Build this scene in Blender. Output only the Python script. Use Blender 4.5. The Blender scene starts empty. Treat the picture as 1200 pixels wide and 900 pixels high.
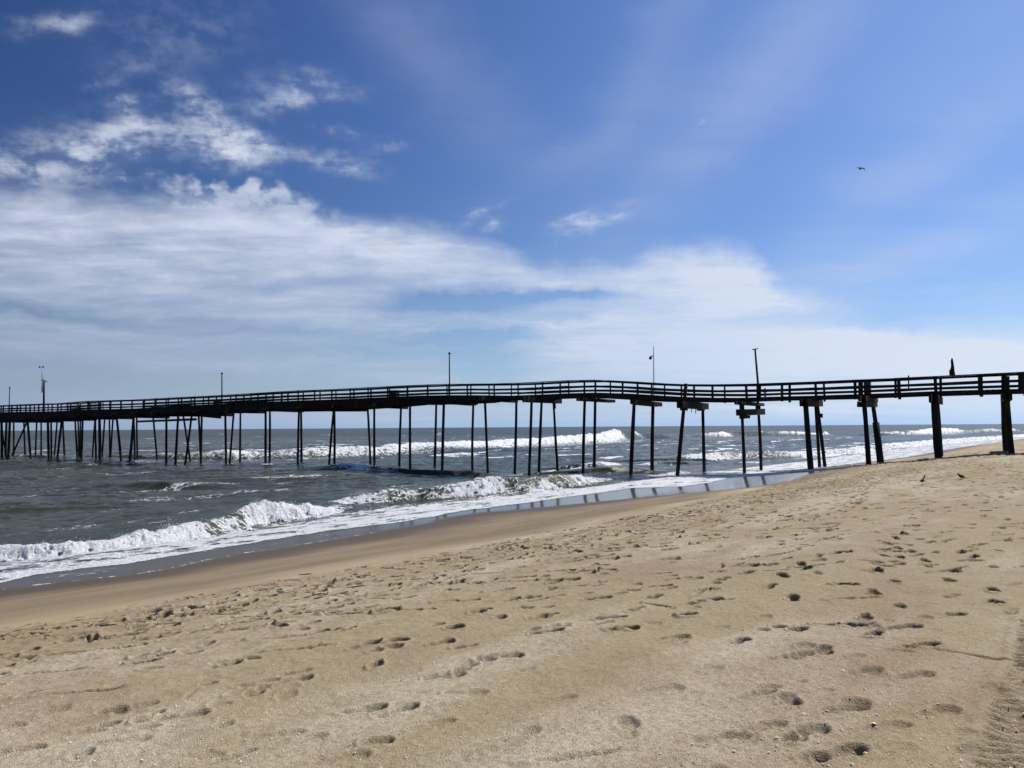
import bpy, bmesh, math, random
import numpy as np
from mathutils import Vector, Matrix, Euler

random.seed(11)
rng = np.random.default_rng(11)
S = bpy.context.scene
COL = S.collection
R = math.radians

# ------------------------------------------------------------------ camera
HC = 3.75                      # eye height above mean sea level
F = 902.0                      # focal length in photo pixels (1200 wide)
PITCH = math.atan(50.3 / F)
ROLL = 0.0066
cam_d = bpy.data.cameras.new('camera')
cam = bpy.data.objects.new('camera', cam_d)
COL.objects.link(cam)
cam_d.sensor_width = 36.0
cam_d.lens = 36.0 * F / 1200.0
cam_d.clip_start = 0.05
cam_d.clip_end = 30000
cam.location = (0, 0, HC)
cam.rotation_euler = (math.pi / 2 + PITCH, ROLL, 0)
S.camera = cam
CM = cam.rotation_euler.to_matrix()


def ray(px, py):
    return (CM @ Vector(((px - 600) / F, (450 - py) / F, -1.0))).normalized()


def hit_z(px, py, z):
    d = ray(px, py)
    if d.z > -1e-4:
        d.z = -1e-4
    k = (z - HC) / d.z
    return Vector((0, 0, HC)) + d * k


# shore frame: s runs along the beach, n seaward
SV = (0.656, 0.755)
NV = (-0.755, 0.656)


def to_sn(x, y):
    return SV[0] * x + SV[1] * y, NV[0] * x + NV[1] * y


# ------------------------------------------------------------------ noise
_perm = rng.permutation(512)
_perm = np.concatenate([_perm, _perm, _perm[:4]])
_ang = rng.random(512) * 2 * np.pi
_gx, _gy = np.cos(_ang), np.sin(_ang)


def perlin(x, y):
    xi = np.floor(x).astype(np.int64)
    yi = np.floor(y).astype(np.int64)
    fx = x - xi
    fy = y - yi
    xi &= 511
    yi &= 511
    xj = (xi + 1) & 511
    yj = (yi + 1) & 511

    def g(ax, ay, dx, dy):
        h = _perm[_perm[ax] + ay]
        return _gx[h] * dx + _gy[h] * dy
    u = fx * fx * fx * (fx * (fx * 6 - 15) + 10)
    v = fy * fy * fy * (fy * (fy * 6 - 15) + 10)
    a = g(xi, yi, fx, fy)
    b = g(xj, yi, fx - 1, fy)
    c = g(xi, yj, fx, fy - 1)
    d = g(xj, yj, fx - 1, fy - 1)
    return ((a + (b - a) * u) * (1 - v) + (c + (d - c) * u) * v) * 1.5


def fbm(x, y, o=4, gain=0.5):
    t = 0
    a = 1.0
    for i in range(o):
        t = t + a * perlin(x * 2 ** i + 17.3 * i, y * 2 ** i + 9.1 * i)
        a *= gain
    return t


def sstep(e0, e1, x):
    t = np.clip((x - e0) / (e1 - e0), 0, 1)
    return t * t * (3 - 2 * t)


# ------------------------------------------------------------------ beach shape
OFF_S = [-400, 15, 30, 50, 80, 120, 170, 250, 9000]
OFF_N = [0, 0, 1.5, 3.5, 4.2, 7, 7.5, 8, 8]
PD = [-9000, -60, -25, -8, 0, 4, 7, 11, 14.5, 17, 18.5, 22.5, 24.5, 28, 36, 60, 150, 9000]
PZ = [4.0, 3.6, 2.6, 2.35, 2.2, 2.05, 1.8, 1.3, .86, .56, .44, .33, .05, -.4, -.9, -2, -5, -8]
_pdx = np.arange(-80, 200, 0.25)
_pz = np.interp(_pdx, PD, PZ)
_k = np.hanning(11)
_pzs = np.convolve(np.pad(_pz, 5, mode='edge'), _k / _k.sum(), 'valid')


def off(s):
    return np.interp(s, OFF_S, OFF_N)


def base_z(x, y):
    s, n = to_sn(x, y)
    d = n - off(s)
    z = np.interp(d, _pdx, _pzs)
    z = np.where(d < -80, np.interp(d, PD, PZ), z)
    return np.where(d > 199, np.interp(d, PD, PZ), z)


def hit_beach(px, py):
    d = ray(px, py)
    k = 1.0
    for i in range(60):
        p = Vector((0, 0, HC)) + d * k
        gz = float(base_z(np.array(p.x), np.array(p.y)))
        err = p.z - gz
        if abs(err) < 1e-3:
            break
        k += err / max(0.02, -d.z) * 0.6
        k = min(max(k, 0.5), 800)
    return Vector((0, 0, HC)) + d * k


def trace_beach(pts):
    out = []
    for px, py in pts:
        p = hit_beach(px, py)
        out.append(to_sn(p.x, p.y))
    out.sort()
    return np.array(out)


FILM = trace_beach([(-260, 738), (-100, 708), (0, 691), (60, 684), (120, 677), (160, 673), (200, 666), (245, 656), (290, 648), (345, 640), (380, 634),
                    (440, 624), (500, 613), (525, 606), (560, 601), (640, 594), (700, 588), (760, 582), (840, 575),
                    (880, 571), (925, 564), (938, 558.5), (955, 553.5), (985, 549.5)])
FOAM = trace_beach([(-260, 728), (-100, 699), (0, 683), (25, 678), (60, 671), (100, 666), (150, 661), (200, 652), (260, 642), (310, 634), (365, 625),
                    (410, 619), (470, 612), (510, 605), (540, 599), (580, 594), (620, 589), (660, 583), (700, 578), (740, 572),
                    (800, 570), (830, 566), (860, 559), (900, 553), (945, 549.5), (1000, 547), (1020, 543.5),
                    (1060, 536), (1100, 528.5), (1130, 523.5), (1170, 518.5), (1200, 515.5)])


def lin(tab, s):
    return np.interp(s, tab[:, 0], tab[:, 1])


def n_foam(s):
    n = lin(FOAM, s)
    far = s > FOAM[-1, 0]
    return np.where(far, 18 + off(s), n)


_film_last = FILM[-1, 0]


def n_film(s):
    a = lin(FILM, s)
    b = n_foam(s) - 0.15
    w = sstep(_film_last - 1.0, _film_last + 1.5, s)
    return np.minimum(a * (1 - w) + b * w, b)


# ------------------------------------------------------------------ object helpers
def tag(o, label=None, cat=None, group=None, kind=None):
    if label:
        o['label'] = label
    if cat:
        o['category'] = cat
    if group:
        o['group'] = group
    if kind:
        o['kind'] = kind
    return o


def empty(name, loc=(0, 0, 0)):
    o = bpy.data.objects.new(name, None)
    o.empty_display_size = 0.3
    o.location = loc
    COL.objects.link(o)
    return o


def link(name, bm, mat, parent=None, smooth=False, world=True):
    """mesh built in world space; re-based on the parent's origin"""
    me = bpy.data.meshes.new(name)
    if parent is not None and world:
        root = parent
        t = Vector((0, 0, 0))
        while root is not None:
            t += root.location
            root = root.parent
        bmesh.ops.translate(bm, vec=-t, verts=bm.verts)
    bmesh.ops.recalc_face_normals(bm, faces=bm.faces)
    bm.to_mesh(me)
    bm.free()
    me.materials.append(mat)
    if smooth:
        for p in me.polygons:
            p.use_smooth = True
    o = bpy.data.objects.new(name, me)
    COL.objects.link(o)
    if parent is not None:
        o.parent = parent
    return o


def rebase(o):
    """move a world-built mesh's origin to its lowest middle point"""
    me = o.data
    n = len(me.vertices)
    a = np.empty(n * 3)
    me.vertices.foreach_get('co', a)
    a = a.reshape(-1, 3)
    c = np.array([(a[:, 0].min() + a[:, 0].max()) / 2, (a[:, 1].min() + a[:, 1].max()) / 2, a[:, 2].min()])
    me.vertices.foreach_set('co', (a - c).ravel())
    o.location = c
    return o


def beam(bm, a, b, w, h, up=Vector((0, 0, 1)), jit=0.0):
    """box from a to b, w across, h along up"""
    a, b = Vector(a), Vector(b)
    d = (b - a).normalized()
    if abs(d.dot(up)) > 0.95:
        up = Vector((0, 1, 0))
    side = d.cross(up).normalized()
    u = side.cross(d).normalized()
    vs = []
    for p in (a, b):
        for sx, sy in ((-1, -1), (1, -1), (1, 1), (-1, 1)):
            q = p + side * (sx * w / 2) + u * (sy * h / 2)
            if jit:
                q += Vector((random.uniform(-jit, jit), random.uniform(-jit, jit), random.uniform(-jit, jit)))
            vs.append(bm.verts.new(q))
    for f in ((0, 1, 2, 3), (7, 6, 5, 4), (0, 4, 5, 1), (1, 5, 6, 2), (2, 6, 7, 3), (3, 7, 4, 0)):
        bm.faces.new([vs[i] for i in f])


def tube(bm, pts, radii, n=10, rough=0.0, squash=1.0):
    """closed lofted tube along points"""
    pts = [Vector(p) for p in pts]
    rings = []
    for i, p in enumerate(pts):
        d = (pts[min(i + 1, len(pts) - 1)] - pts[max(i - 1, 0)])
        d.normalize()
        ref = Vector((0, 0, 1)) if abs(d.z) < 0.9 else Vector((1, 0, 0))
        sx = d.cross(ref).normalized()
        sy = sx.cross(d).normalized()
        ring = []
        for k in range(n):
            a = 2 * math.pi * k / n
            r = radii[i] * (1 + random.uniform(-rough, rough))
            ring.append(bm.verts.new(p + sx * (math.cos(a) * r) + sy * (math.sin(a) * r * squash)))
        rings.append(ring)
    for i in range(len(rings) - 1):
        for k in range(n):
            bm.faces.new((rings[i][k], rings[i][(k + 1) % n], rings[i + 1][(k + 1) % n], rings[i + 1][k]))
    bm.faces.new(list(reversed(rings[0])))
    bm.faces.new(rings[-1])


# ------------------------------------------------------------------ node helpers
class NT:
    def __init__(self, tree):
        self.t = tree

    def n(self, typ, **kw):
        nd = self.t.nodes.new(typ)
        for k, v in kw.items():
            setattr(nd, k, v)
        return nd

    def put(self, sock, v):
        if v is None:
            return
        if isinstance(v, bpy.types.NodeSocket):
            self.t.links.new(v, sock)
        else:
            sock.default_value = v

    def m(self, op, a, b=None, c=None, clamp=False):
        nd = self.n('ShaderNodeMath', operation=op, use_clamp=clamp)
        self.put(nd.inputs[0], a)
        self.put(nd.inputs[1], b)
        self.put(nd.inputs[2], c)
        return nd.outputs[0]

    def add(self, *v):
        r = v[0]
        for x in v[1:]:
            r = self.m('ADD', r, x)
        return r

    def mul(self, *v):
        r = v[0]
        for x in v[1:]:
            r = self.m('MULTIPLY', r, x)
        return r

    def sub(self, a, b):
        return self.m('SUBTRACT', a, b)

    def step(self, x, a, b, lo=0.0, hi=1.0):
        nd = self.n('ShaderNodeMapRange', interpolation_type='SMOOTHSTEP')
        self.put(nd.inputs['Value'], x)
        self.put(nd.inputs['From Min'], a)
        self.put(nd.inputs['From Max'], b)
        self.put(nd.inputs['To Min'], lo)
        self.put(nd.inputs['To Max'], hi)
        return nd.outputs['Result']

    def lin(self, x, a, b, lo=0.0, hi=1.0):
        nd = self.n('ShaderNodeMapRange', interpolation_type='LINEAR')
        self.put(nd.inputs['Value'], x)
        self.put(nd.inputs['From Min'], a)
        self.put(nd.inputs['From Max'], b)
        self.put(nd.inputs['To Min'], lo)
        self.put(nd.inputs['To Max'], hi)
        return nd.outputs['Result']

    def noise(self, vec, scale, detail=4, rough=0.5, dist=0.0, color=False):
        nd = self.n('ShaderNodeTexNoise')
        self.put(nd.inputs['Vector'], vec)
        self.put(nd.inputs['Scale'], scale)
        self.put(nd.inputs['Detail'], detail)
        self.put(nd.inputs['Roughness'], rough)
        self.put(nd.inputs['Distortion'], dist)
        return nd.outputs['Color' if color else 'Fac']

    def voro(self, vec, scale, feature='F1', rand=1.0):
        nd = self.n('ShaderNodeTexVoronoi', feature=feature)
        self.put(nd.inputs['Vector'], vec)
        self.put(nd.inputs['Scale'], scale)
        self.put(nd.inputs['Randomness'], rand)
        return nd

    def mix(self, f, a, b, blend='MIX'):
        nd = self.n('ShaderNodeMix', data_type='RGBA', blend_type=blend)
        self.put(nd.inputs['Factor'], f)
        self.put(nd.inputs['A'], a) if False else self.put(nd.inputs[6], a)
        self.put(nd.inputs[7], b)
        return nd.outputs[2]

    def attr(self, name):
        nd = self.n('ShaderNodeAttribute', attribute_name=name)
        return nd.outputs['Fac']

    def mapv(self, vec, scale=(1, 1, 1), rot=(0, 0, 0), loc=(0, 0, 0)):
        nd = self.n('ShaderNodeMapping')
        self.put(nd.inputs['Vector'], vec)
        nd.inputs['Scale'].default_value = scale
        nd.inputs['Rotation'].default_value = rot
        nd.inputs['Location'].default_value = loc
        return nd.outputs[0]

    def comb(self, x, y, z):
        nd = self.n('ShaderNodeCombineXYZ')
        for i, v in enumerate((x, y, z)):
            self.put(nd.inputs[i], v)
        return nd.outputs[0]

    def sep(self, v):
        nd = self.n('ShaderNodeSeparateXYZ')
        self.put(nd.inputs[0], v)
        return nd.outputs

    def bump(self, h, strength, dist, normal=None):
        nd = self.n('ShaderNodeBump')
        self.put(nd.inputs['Height'], h)
        self.put(nd.inputs['Strength'], strength)
        self.put(nd.inputs['Distance'], dist)
        self.put(nd.inputs['Normal'], normal)
        return nd.outputs[0]


def c4(r, g, b):
    return (r, g, b, 1.0)


def material(name):
    m = bpy.data.materials.new(name)
    m.use_nodes = True
    t = NT(m.node_tree)
    b = m.node_tree.nodes['Principled BSDF']
    return m, t, b


def wood_mat(name, c1, c2, scale=3.0, rough=0.85, spec=0.2):
    m, t, b = material(name)
    pos = t.n('ShaderNodeNewGeometry').outputs['Position']
    n1 = t.noise(t.mapv(pos, (1, 1, 0.25)), scale, 6, 0.65)
    n2 = t.noise(pos, scale * 9, 3, 0.6)
    f = t.step(t.add(t.mul(n1, 0.7), t.mul(n2, 0.3)), 0.35, 0.68)
    t.put(b.inputs['Base Color'], t.mix(f, c4(*c1), c4(*c2)))
    b.inputs['Roughness'].default_value = rough
    b.inputs['Specular IOR Level'].default_value = spec
    t.put(b.inputs['Normal'], t.bump(t.add(n1, t.mul(n2, 0.4)), 0.5, 0.02))
    return m


M_PILE = wood_mat('creosoted_pile_wood', (.006, .006, .006), (.022, .018, .014), 2.5)
_t = NT(M_PILE.node_tree)
_b = M_PILE.node_tree.nodes['Principled BSDF']
_pos = _t.n('ShaderNodeNewGeometry').outputs['Position']
_z = _t.sep(_pos)[2]
_zz = _t.add(_z, _t.mul(_t.noise(_pos, 1.7, 3), .9))
_band = _t.mul(_t.step(_zz, .3, .8), _t.step(_zz, 1.9, 1.2), _t.step(_t.noise(_pos, 9, 4, .7), .42, .62))
_old = _b.inputs['Base Color'].links[0].from_socket
_up = _t.mul(_t.step(_t.noise(_t.mapv(_pos, (2, 2, .3)), 2.2, 4, .6), .52, .7), _t.step(_z, 2.0, 4.0))
_c1 = _t.mix(_t.mul(_band, .8), _old, c4(.045, .045, .036))
_t.put(_b.inputs['Base Color'], _t.mix(_t.mul(_up, .5), _c1, c4(.045, .04, .035)))
M_DECK = wood_mat('weathered_deck_wood', (.007, .0065, .006), (.028, .022, .017), 3.0)
M_RAIL = wood_mat('weathered_rail_wood', (.008, .0075, .007), (.03, .025, .02), 4.0)
M_CAP = wood_mat('rusty_stained_beam_wood', (.005, .0045, .004), (.015, .011, .008), 3.5)
M_DRIFT = wood_mat('bleached_plank_wood', (.2, .17, .13), (.36, .31, .24), 5.0)


def plain_mat(name, col, rough=0.6, metal=0.0, vary=0.25, scale=6):
    m, t, b = material(name)
    pos = t.n('ShaderNodeNewGeometry').outputs['Position']
    n1 = t.noise(pos, scale, 5, 0.6)
    lo = tuple(c * (1 - vary) for c in col)
    hi = tuple(min(1, c * (1 + vary)) for c in col)
    t.put(b.inputs['Base Color'], t.mix(n1, c4(*lo), c4(*hi)))
    b.inputs['Roughness'].default_value = rough
    b.inputs['Metallic'].default_value = metal
    return m


M_METAL = plain_mat('dull_grey_metal', (.16, .17, .2), 0.5, 0.4)
M_WHITE = plain_mat('pale_instrument_plastic', (.45, .47, .5), 0.5)
M_RED = plain_mat('faded_red_paint', (.22, .03, .03), 0.6)
M_BIN = plain_mat('dark_plastic', (.015, .015, .017), 0.6)
M_BIRD = plain_mat('dark_brown_feathers', (.02, .017, .014), 0.7)
M_GULL = plain_mat('grey_gull_feathers', (.09, .085, .085), 0.7)
M_SHELL = plain_mat('shell_chips', (.62, .52, .42), 0.6, 0, 0.4, 40)

# ------------------------------------------------------------------ polar sheets
def az_array(dense, half=R(41)):
    a = np.arange(-half, half + dense, dense)
    st = [a[-1]]
    d = dense
    while st[-1] < math.pi - 0.05:
        d = min(d * 1.12, R(3))
        st.append(st[-1] + d)
    right = np.array(st[1:])
    right = right[right < math.pi - 0.02]
    return np.concatenate([-right[::-1], a, right])


def sheet(name, X, Y, Z, mat, attrs, closed=True):
    nr, na = X.shape
    me = bpy.data.meshes.new(name)
    co = np.stack([X, Y, Z], -1).reshape(-1, 3).astype(np.float32)
    idx = np.arange(nr * na).reshape(nr, na)
    if closed:
        nxt = np.roll(idx, -1, axis=1)
        q = np.stack([idx[:-1], idx[1:], nxt[1:], nxt[:-1]], -1).reshape(-1, 4)
    else:
        q = np.stack([idx[:-1, :-1], idx[1:, :-1], idx[1:, 1:], idx[:-1, 1:]], -1).reshape(-1, 4)
    q = q[:, ::-1]
    nf = len(q)
    me.vertices.add(len(co))
    me.vertices.foreach_set('co', co.ravel())
    me.loops.add(nf * 4)
    me.loops.foreach_set('vertex_index', q.ravel().astype(np.int32))
    me.polygons.add(nf)
    me.polygons.foreach_set('loop_start', np.arange(0, nf * 4, 4, dtype=np.int32))
    me.polygons.foreach_set('use_smooth', np.ones(nf, dtype=bool))
    me.update(calc_edges=True)
    for k, v in attrs.items():
        at = me.attributes.new(k, 'FLOAT', 'POINT')
        at.data.foreach_set('value', np.ascontiguousarray(v, dtype=np.float32).ravel())
    me.materials.append(mat)
    o = bpy.data.objects.new(name, me)
    COL.objects.link(o)
    # sheets face up
    if me.polygons[nf // 2].normal.z < 0:
        me.flip_normals()
    return o


# ------------------------------------------------------------------ footprint raster
RES = 0.0125
RX0, RX1, RY0, RY1 = -18.0, 36.0, 1.0, 52.0
NXr, NYr = int((RX1 - RX0) / RES), int((RY1 - RY0) / RES)
HM = np.zeros((NYr, NXr), np.float32)
DM = np.zeros((NYr, NXr), np.float32)  # dark floors of the prints: damp sand plus painted shade


def stamp(x, y, ang, L, W, depth, kind=0, rim=0.35, seed=0):
    """press one foot into the sand raster"""
    rad = L * 1.1
    i0, i1 = int((x - rad - RX0) / RES), int((x + rad - RX0) / RES)
    j0, j1 = int((y - rad - RY0) / RES), int((y + rad - RY0) / RES)
    if i0 < 0 or j0 < 0 or i1 >= NXr or j1 >= NYr:
        return
    xs = RX0 + (np.arange(i0, i1) + .5) * RES - x
    ys = RY0 + (np.arange(j0, j1) + .5) * RES - y
    gx, gy = np.meshgrid(xs, ys)
    ca, sa = math.cos(ang), math.sin(ang)
    u = gx * ca + gy * sa
    v = -gx * sa + gy * ca
    wob = perlin(gx * 9 + seed, gy * 9 + seed * 1.7) * 0.18
    if kind == 0:     # ball and heel
        e1 = np.sqrt(((u - L * .2) / (L * .31)) ** 2 + (v / (W * .5)) ** 2)
        e2 = np.sqrt(((u + L * .3) / (L * .21)) ** 2 + (v / (W * .4)) ** 2)
        e3 = np.sqrt((u / (L * .38)) ** 2 + (v / (W * .3)) ** 2)
        e = np.minimum(np.minimum(e1, e2), e3 * 1.05)
    elif kind == 1:   # only toe or heel scuff
        e = np.sqrt((u / (L * .3)) ** 2 + (v / (W * .5)) ** 2)
    else:             # drag
        e = np.sqrt((u / (L * .62)) ** 2 + (v / (W * .22)) ** 2)
    e = e + wob
    nr_ = min(1, max(0, (math.hypot(x, y) - 5) / 6))
    prof = 1 - sstep(0.82, 1.03, e)
    damp_shade_k = min(1.0, depth / .05) * (.3 + .7 * nr_)
    n5_ = min(1, max(0, (math.hypot(x, y) - 3.5) / 3.5))
    depth *= .4 + .25 * n5_ + .65 * nr_
    rim *= 1.9 - .9 * nr_
    floor_ = 1 + .35 * perlin(gx * 16 + seed, gy * 16) + .2 * perlin(gx * 33, gy * 33 + seed)
    prof = prof * floor_
    tilt = 1 + 0.55 * np.clip(u / (L * .5), -1, 1)
    ridge = np.exp(-((e - 1.17) / 0.13) ** 2) * rim
    fade = 1 - sstep(rad * .75, rad, np.sqrt(gx ** 2 + gy ** 2))
    HM[j0:j1, i0:i1] += (depth * (-prof * tilt + ridge * (0.6 + 2.0 * wob)) * fade).astype(np.float32)
    DM[j0:j1, i0:i1] = np.maximum(DM[j0:j1, i0:i1], (np.clip(prof, 0, 1) * fade * damp_shade_k).astype(np.float32))


def walk(s0, n0, ang, steps, depth, stride=0.62, L=0.27, W=0.11, wander=0.05, skip=0.0):
    x, y = SV[0] * s0 + NV[0] * n0, SV[1] * s0 + NV[1] * n0
    a = ang
    for i in range(steps):
        a += random.gauss(0, wander)
        x += math.cos(a) * stride * random.uniform(.9, 1.1)
        y += math.sin(a) * stride * random.uniform(.9, 1.1)
        side = 1 if i % 2 else -1
        if random.random() < skip:
            continue
        ss, nn = to_sn(x, y)
        lim = 11.4 + float(off(ss)) + 0.5 * math.sin(ss * .9)
        if nn > lim:
            continue
        if math.hypot(x, y) < 7.5 and random.random() < .3:
            continue
        fx, fy = x - math.sin(a) * .1 * side, y + math.cos(a) * .1 * side
        stamp(fx, fy, a + random.gauss(0, .15) - .12 * side, L * random.uniform(.85, 1.15), W * random.uniform(.85, 1.2),
              depth * random.uniform(.6, 1.25), random.choice((0, 0, 0, 1)), random.uniform(.3, .8), random.uniform(0, 90))


SANG = math.atan2(SV[1], SV[0])
for i in range(30):     # many people along the top of the wet sand
    n0 = random.gauss(9.4, 1.1)
    walk(random.uniform(-8, 48), n0, SANG + random.choice((0, math.pi)) + random.gauss(0, .06), random.randint(15, 50),
         random.uniform(.05, .085), wander=.03)
for i in range(30):
    n0 = random.uniform(1.5, 9)
    walk(random.uniform(0, 45), n0, SANG + random.choice((0, math.pi)) + random.gauss(0, .25), random.randint(10, 34),
         random.uniform(.035, .065), wander=.06)
for i in range(16):
    walk(random.uniform(2, 40), random.uniform(-4, 10), random.uniform(0, 6.28), random.randint(6, 18), random.uniform(.018, .035), wander=.1)
for i in range(34):     # right hand part, further along: churned sand
    walk(random.uniform(18, 60), random.uniform(-14, 10), SANG + random.choice((0, math.pi)) + random.gauss(0, .4), random.randint(14, 40),
         random.uniform(.045, .075), wander=.08)
for i in range(520):
    s0 = random.uniform(-6, 60)
    n0 = random.gauss(8.6, 1.9) + float(off(s0)) * .7
    if n0 - float(off(s0)) > 11.4:
        continue
    x, y = SV[0] * s0 + NV[0] * n0, SV[1] * s0 + NV[1] * n0
    stamp(x, y, random.uniform(0, 6.28), random.uniform(.2, .42), random.uniform(.09, .16), random.uniform(.04, .09), random.choice((0, 1, 1, 2)), .6, random.uniform(0, 90))
for i in range(1500):      # old, half filled dents
    s0 = random.uniform(-8, 60)
    d0 = random.uniform(-6, 11)
    n0 = d0 + float(off(s0))
    x, y = SV[0] * s0 + NV[0] * n0, SV[1] * s0 + NV[1] * n0
    stamp(x, y, SANG + random.choice((0, math.pi)) + random.gauss(0, .6), random.uniform(.18, .36), random.uniform(.08, .15), random.uniform(.008, .024) * (1 + .6 * (y > 8)),
          random.choice((0, 0, 1, 1, 2)), random.uniform(.5, 1.2), random.uniform(0, 90))
for i in range(560):       # fresh deep ones further up the beach
    s0 = random.uniform(9, 60)
    d0 = random.uniform(-9, 10.8)
    n0 = d0 + float(off(s0))
    x, y = SV[0] * s0 + NV[0] * n0, SV[1] * s0 + NV[1] * n0
    stamp(x, y, SANG + random.choice((0, math.pi)) + random.gauss(0, .5), random.uniform(.24, .36), random.uniform(.1, .14), random.uniform(.04, .085),
          random.choice((0, 0, 1, 2)), .7, random.uniform(0, 90))
for i in range(1300):       # scuffed drags and toe marks across the middle of the beach
    s0 = random.uniform(-4, 50)
    d0 = 11.2 - abs(random.gauss(0, 4.2))
    n0 = d0 + float(off(s0))
    x, y = SV[0] * s0 + NV[0] * n0, SV[1] * s0 + NV[1] * n0
    if math.hypot(x, y) < 6.5:
        continue
    stamp(x, y, random.gauss(.15, .3), random.uniform(.22, .5), random.uniform(.09, .14), random.uniform(.045, .09),
          random.choice((0, 1, 2, 2)), .6, random.uniform(0, 90))
for i in range(26):        # short trails close to the camera
    a0_ = random.uniform(-.75, .75)
    r0_ = random.uniform(5, 10)
    s0, n0 = to_sn(r0_ * math.sin(a0_), r0_ * math.cos(a0_))
    walk(s0, n0, SANG + random.choice((0, math.pi)) + random.gauss(0, .35), random.randint(5, 10), random.uniform(.035, .06), wander=.07, skip=.15)
# prints read off the photograph: (x, y, heading, depth, kind)
for px, py, a, dp, kd in ((95, 815, .25, .05, 2), (213, 838, .3, .035, 0), (170, 853, .3, .03, 1), (90, 858, .3, .015, 0),
                          (325, 857, .2, .02, 0), (230, 882, .1, .02, 0), (425, 828, .3, .05, 0), (465, 832, .7, .045, 0), (520, 790, .2, .045, 0),
                          (545, 810, .1, .025, 0), (440, 870, .3, .05, 1), (590, 769, .1, .05, 0), (568, 773, .4, .04, 1),
                          (735, 858, 1.35, .035, 0), (682, 891, .3, .05, 2), (715, 724, .1, .05, 0), (533, 739, .1, .045, 1),
                          (560, 720, .1, .045, 1), (616, 712, .1, .045, 1), (775, 812, .2, .02, 0), (845, 869, .2, .04, 0),
                          (885, 815, .5, .035, 0), (900, 806, .2, .03, 1), (952, 863, .1, .045, 1), (893, 858, .3, .03, 0),
                          (990, 838, .4, .045, 0), (1003, 831, .2, .045, 1), (1072, 796, .3, .035, 0), (1080, 760, .2, .035, 0),
                          (935, 738, .1, .04, 1), (920, 772, .2, .03, 0), (940, 768, .2, .035, 1), (955, 896, .2, .05, 1),
                          (985, 890, .4, .045, 0), (640, 742, .2, .04, 0), (655, 735, .3, .03, 1), (700, 700, .1, .045, 0), (742, 690, .2, .04, 1), (830, 700, .1, .04, 0), (880, 662, .1, .05, 1),
                          (790, 745, .4, .03, 0), (300, 800, .3, .03, 0), (270, 780, .2, .035, 1), (60, 790, .2, .04, 2), (30, 770, .2, .04, 1), (380, 740, .2, .045, 0), (330, 720, .2, .05, 2), (460, 760, .2, .035, 1),
                          (140, 872, .3, .025, 0), (505, 850, .5, .022, 0), (610, 870, .9, .02, 0), (660, 820, .3, .02, 1), (1040, 860, .3, .025, 0), (1100, 840, .4, .03, 0), (1020, 790, .3, .03, 1), (1060, 735, .2, .035, 0), (1120, 720, .2, .035, 1), (1000, 700, .1, .04, 2), (20, 880, .3, .03, 0), (400, 890, .4, .025, 0), (905, 876, .2, .012, 0), (952, 815, .2, .012, 0), (830, 787, .8, .02, 0),
                          (990, 775, .3, .015, 0), (1130, 768, -.6, .03, 2), (1165, 812, .2, .03, 1), (350, 763, .2, .05, 2),
                          (130, 760, .1, .045, 2), (140, 745, .1, .04, 2), (200, 722, .15, .05, 2), (220, 718, .1, .05, 0)):
    p = hit_beach(px, py)
    stamp(p.x, p.y, a, .3 if kd != 2 else .42, .125, dp * 1.15, kd, .6, px * .37)

# tyre track on the right edge of the picture
pa, pb = hit_beach(1183, 898), hit_beach(1222, 735)
ta = math.atan2(pb.y - pa.y, pb.x - pa.x)
px0, py0 = pa.x + .04, pa.y
i0, i1 = int((0.5 - RX0) / RES), int((12 - RX0) / RES)
j0, j1 = 0, int((16 - RY0) / RES)
gx, gy = np.meshgrid(RX0 + (np.arange(i0, i1) + .5) * RES - px0, RY0 + (np.arange(j0, j1) + .5) * RES - py0)
uu = gx * math.cos(ta) + gy * math.sin(ta)
vv = -gx * math.sin(ta) + gy * math.cos(ta)
vv = vv + 0.03 * perlin(uu * .8, uu * 0 + 3.1)
inside = 1 - sstep(.15, .18, np.abs(vv))
ribw = np.abs(((uu / .1 + .35 * np.abs(vv) / .12 + .25 * perlin(uu * 2, vv * 8)) % 1.0) - .5) * 2
rim = np.exp(-((np.abs(vv) - .21) / .035) ** 2) * .016
HM[j0:j1, i0:i1] = HM[j0:j1, i0:i1] * (1 - inside) + (inside * (-.030 + .048 * sstep(.15, .75, ribw) * (0.7 + .5 * perlin(uu * 5, vv * 9))) + rim).astype(np.float32)
del gx, gy, uu, vv, inside, ribw, rim


for _ in range(1):
    HM[1:-1] = .25 * HM[:-2] + .5 * HM[1:-1] + .25 * HM[2:]
    HM[:, 1:-1] = .25 * HM[:, :-2] + .5 * HM[:, 1:-1] + .25 * HM[:, 2:]


def sample(M, x, y):
    fx = (x - RX0) / RES - .5
    fy = (y - RY0) / RES - .5
    ok = (fx > 0) & (fy > 0) & (fx < NXr - 2) & (fy < NYr - 2)
    fx = np.where(ok, fx, 0)
    fy = np.where(ok, fy, 0)
    i = fx.astype(np.int64)
    j = fy.astype(np.int64)
    a, b = fx - i, fy - j
    v = (M[j, i] * (1 - a) + M[j, i + 1] * a) * (1 - b) + (M[j + 1, i] * (1 - a) + M[j + 1, i + 1] * a) * b
    return np.where(ok, v, 0)


# ------------------------------------------------------------------ sand
def geo(a, b, k):
    n = max(2, int(math.log(b / a) / k))
    return a * (b / a) ** (np.arange(n) / n)


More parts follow.
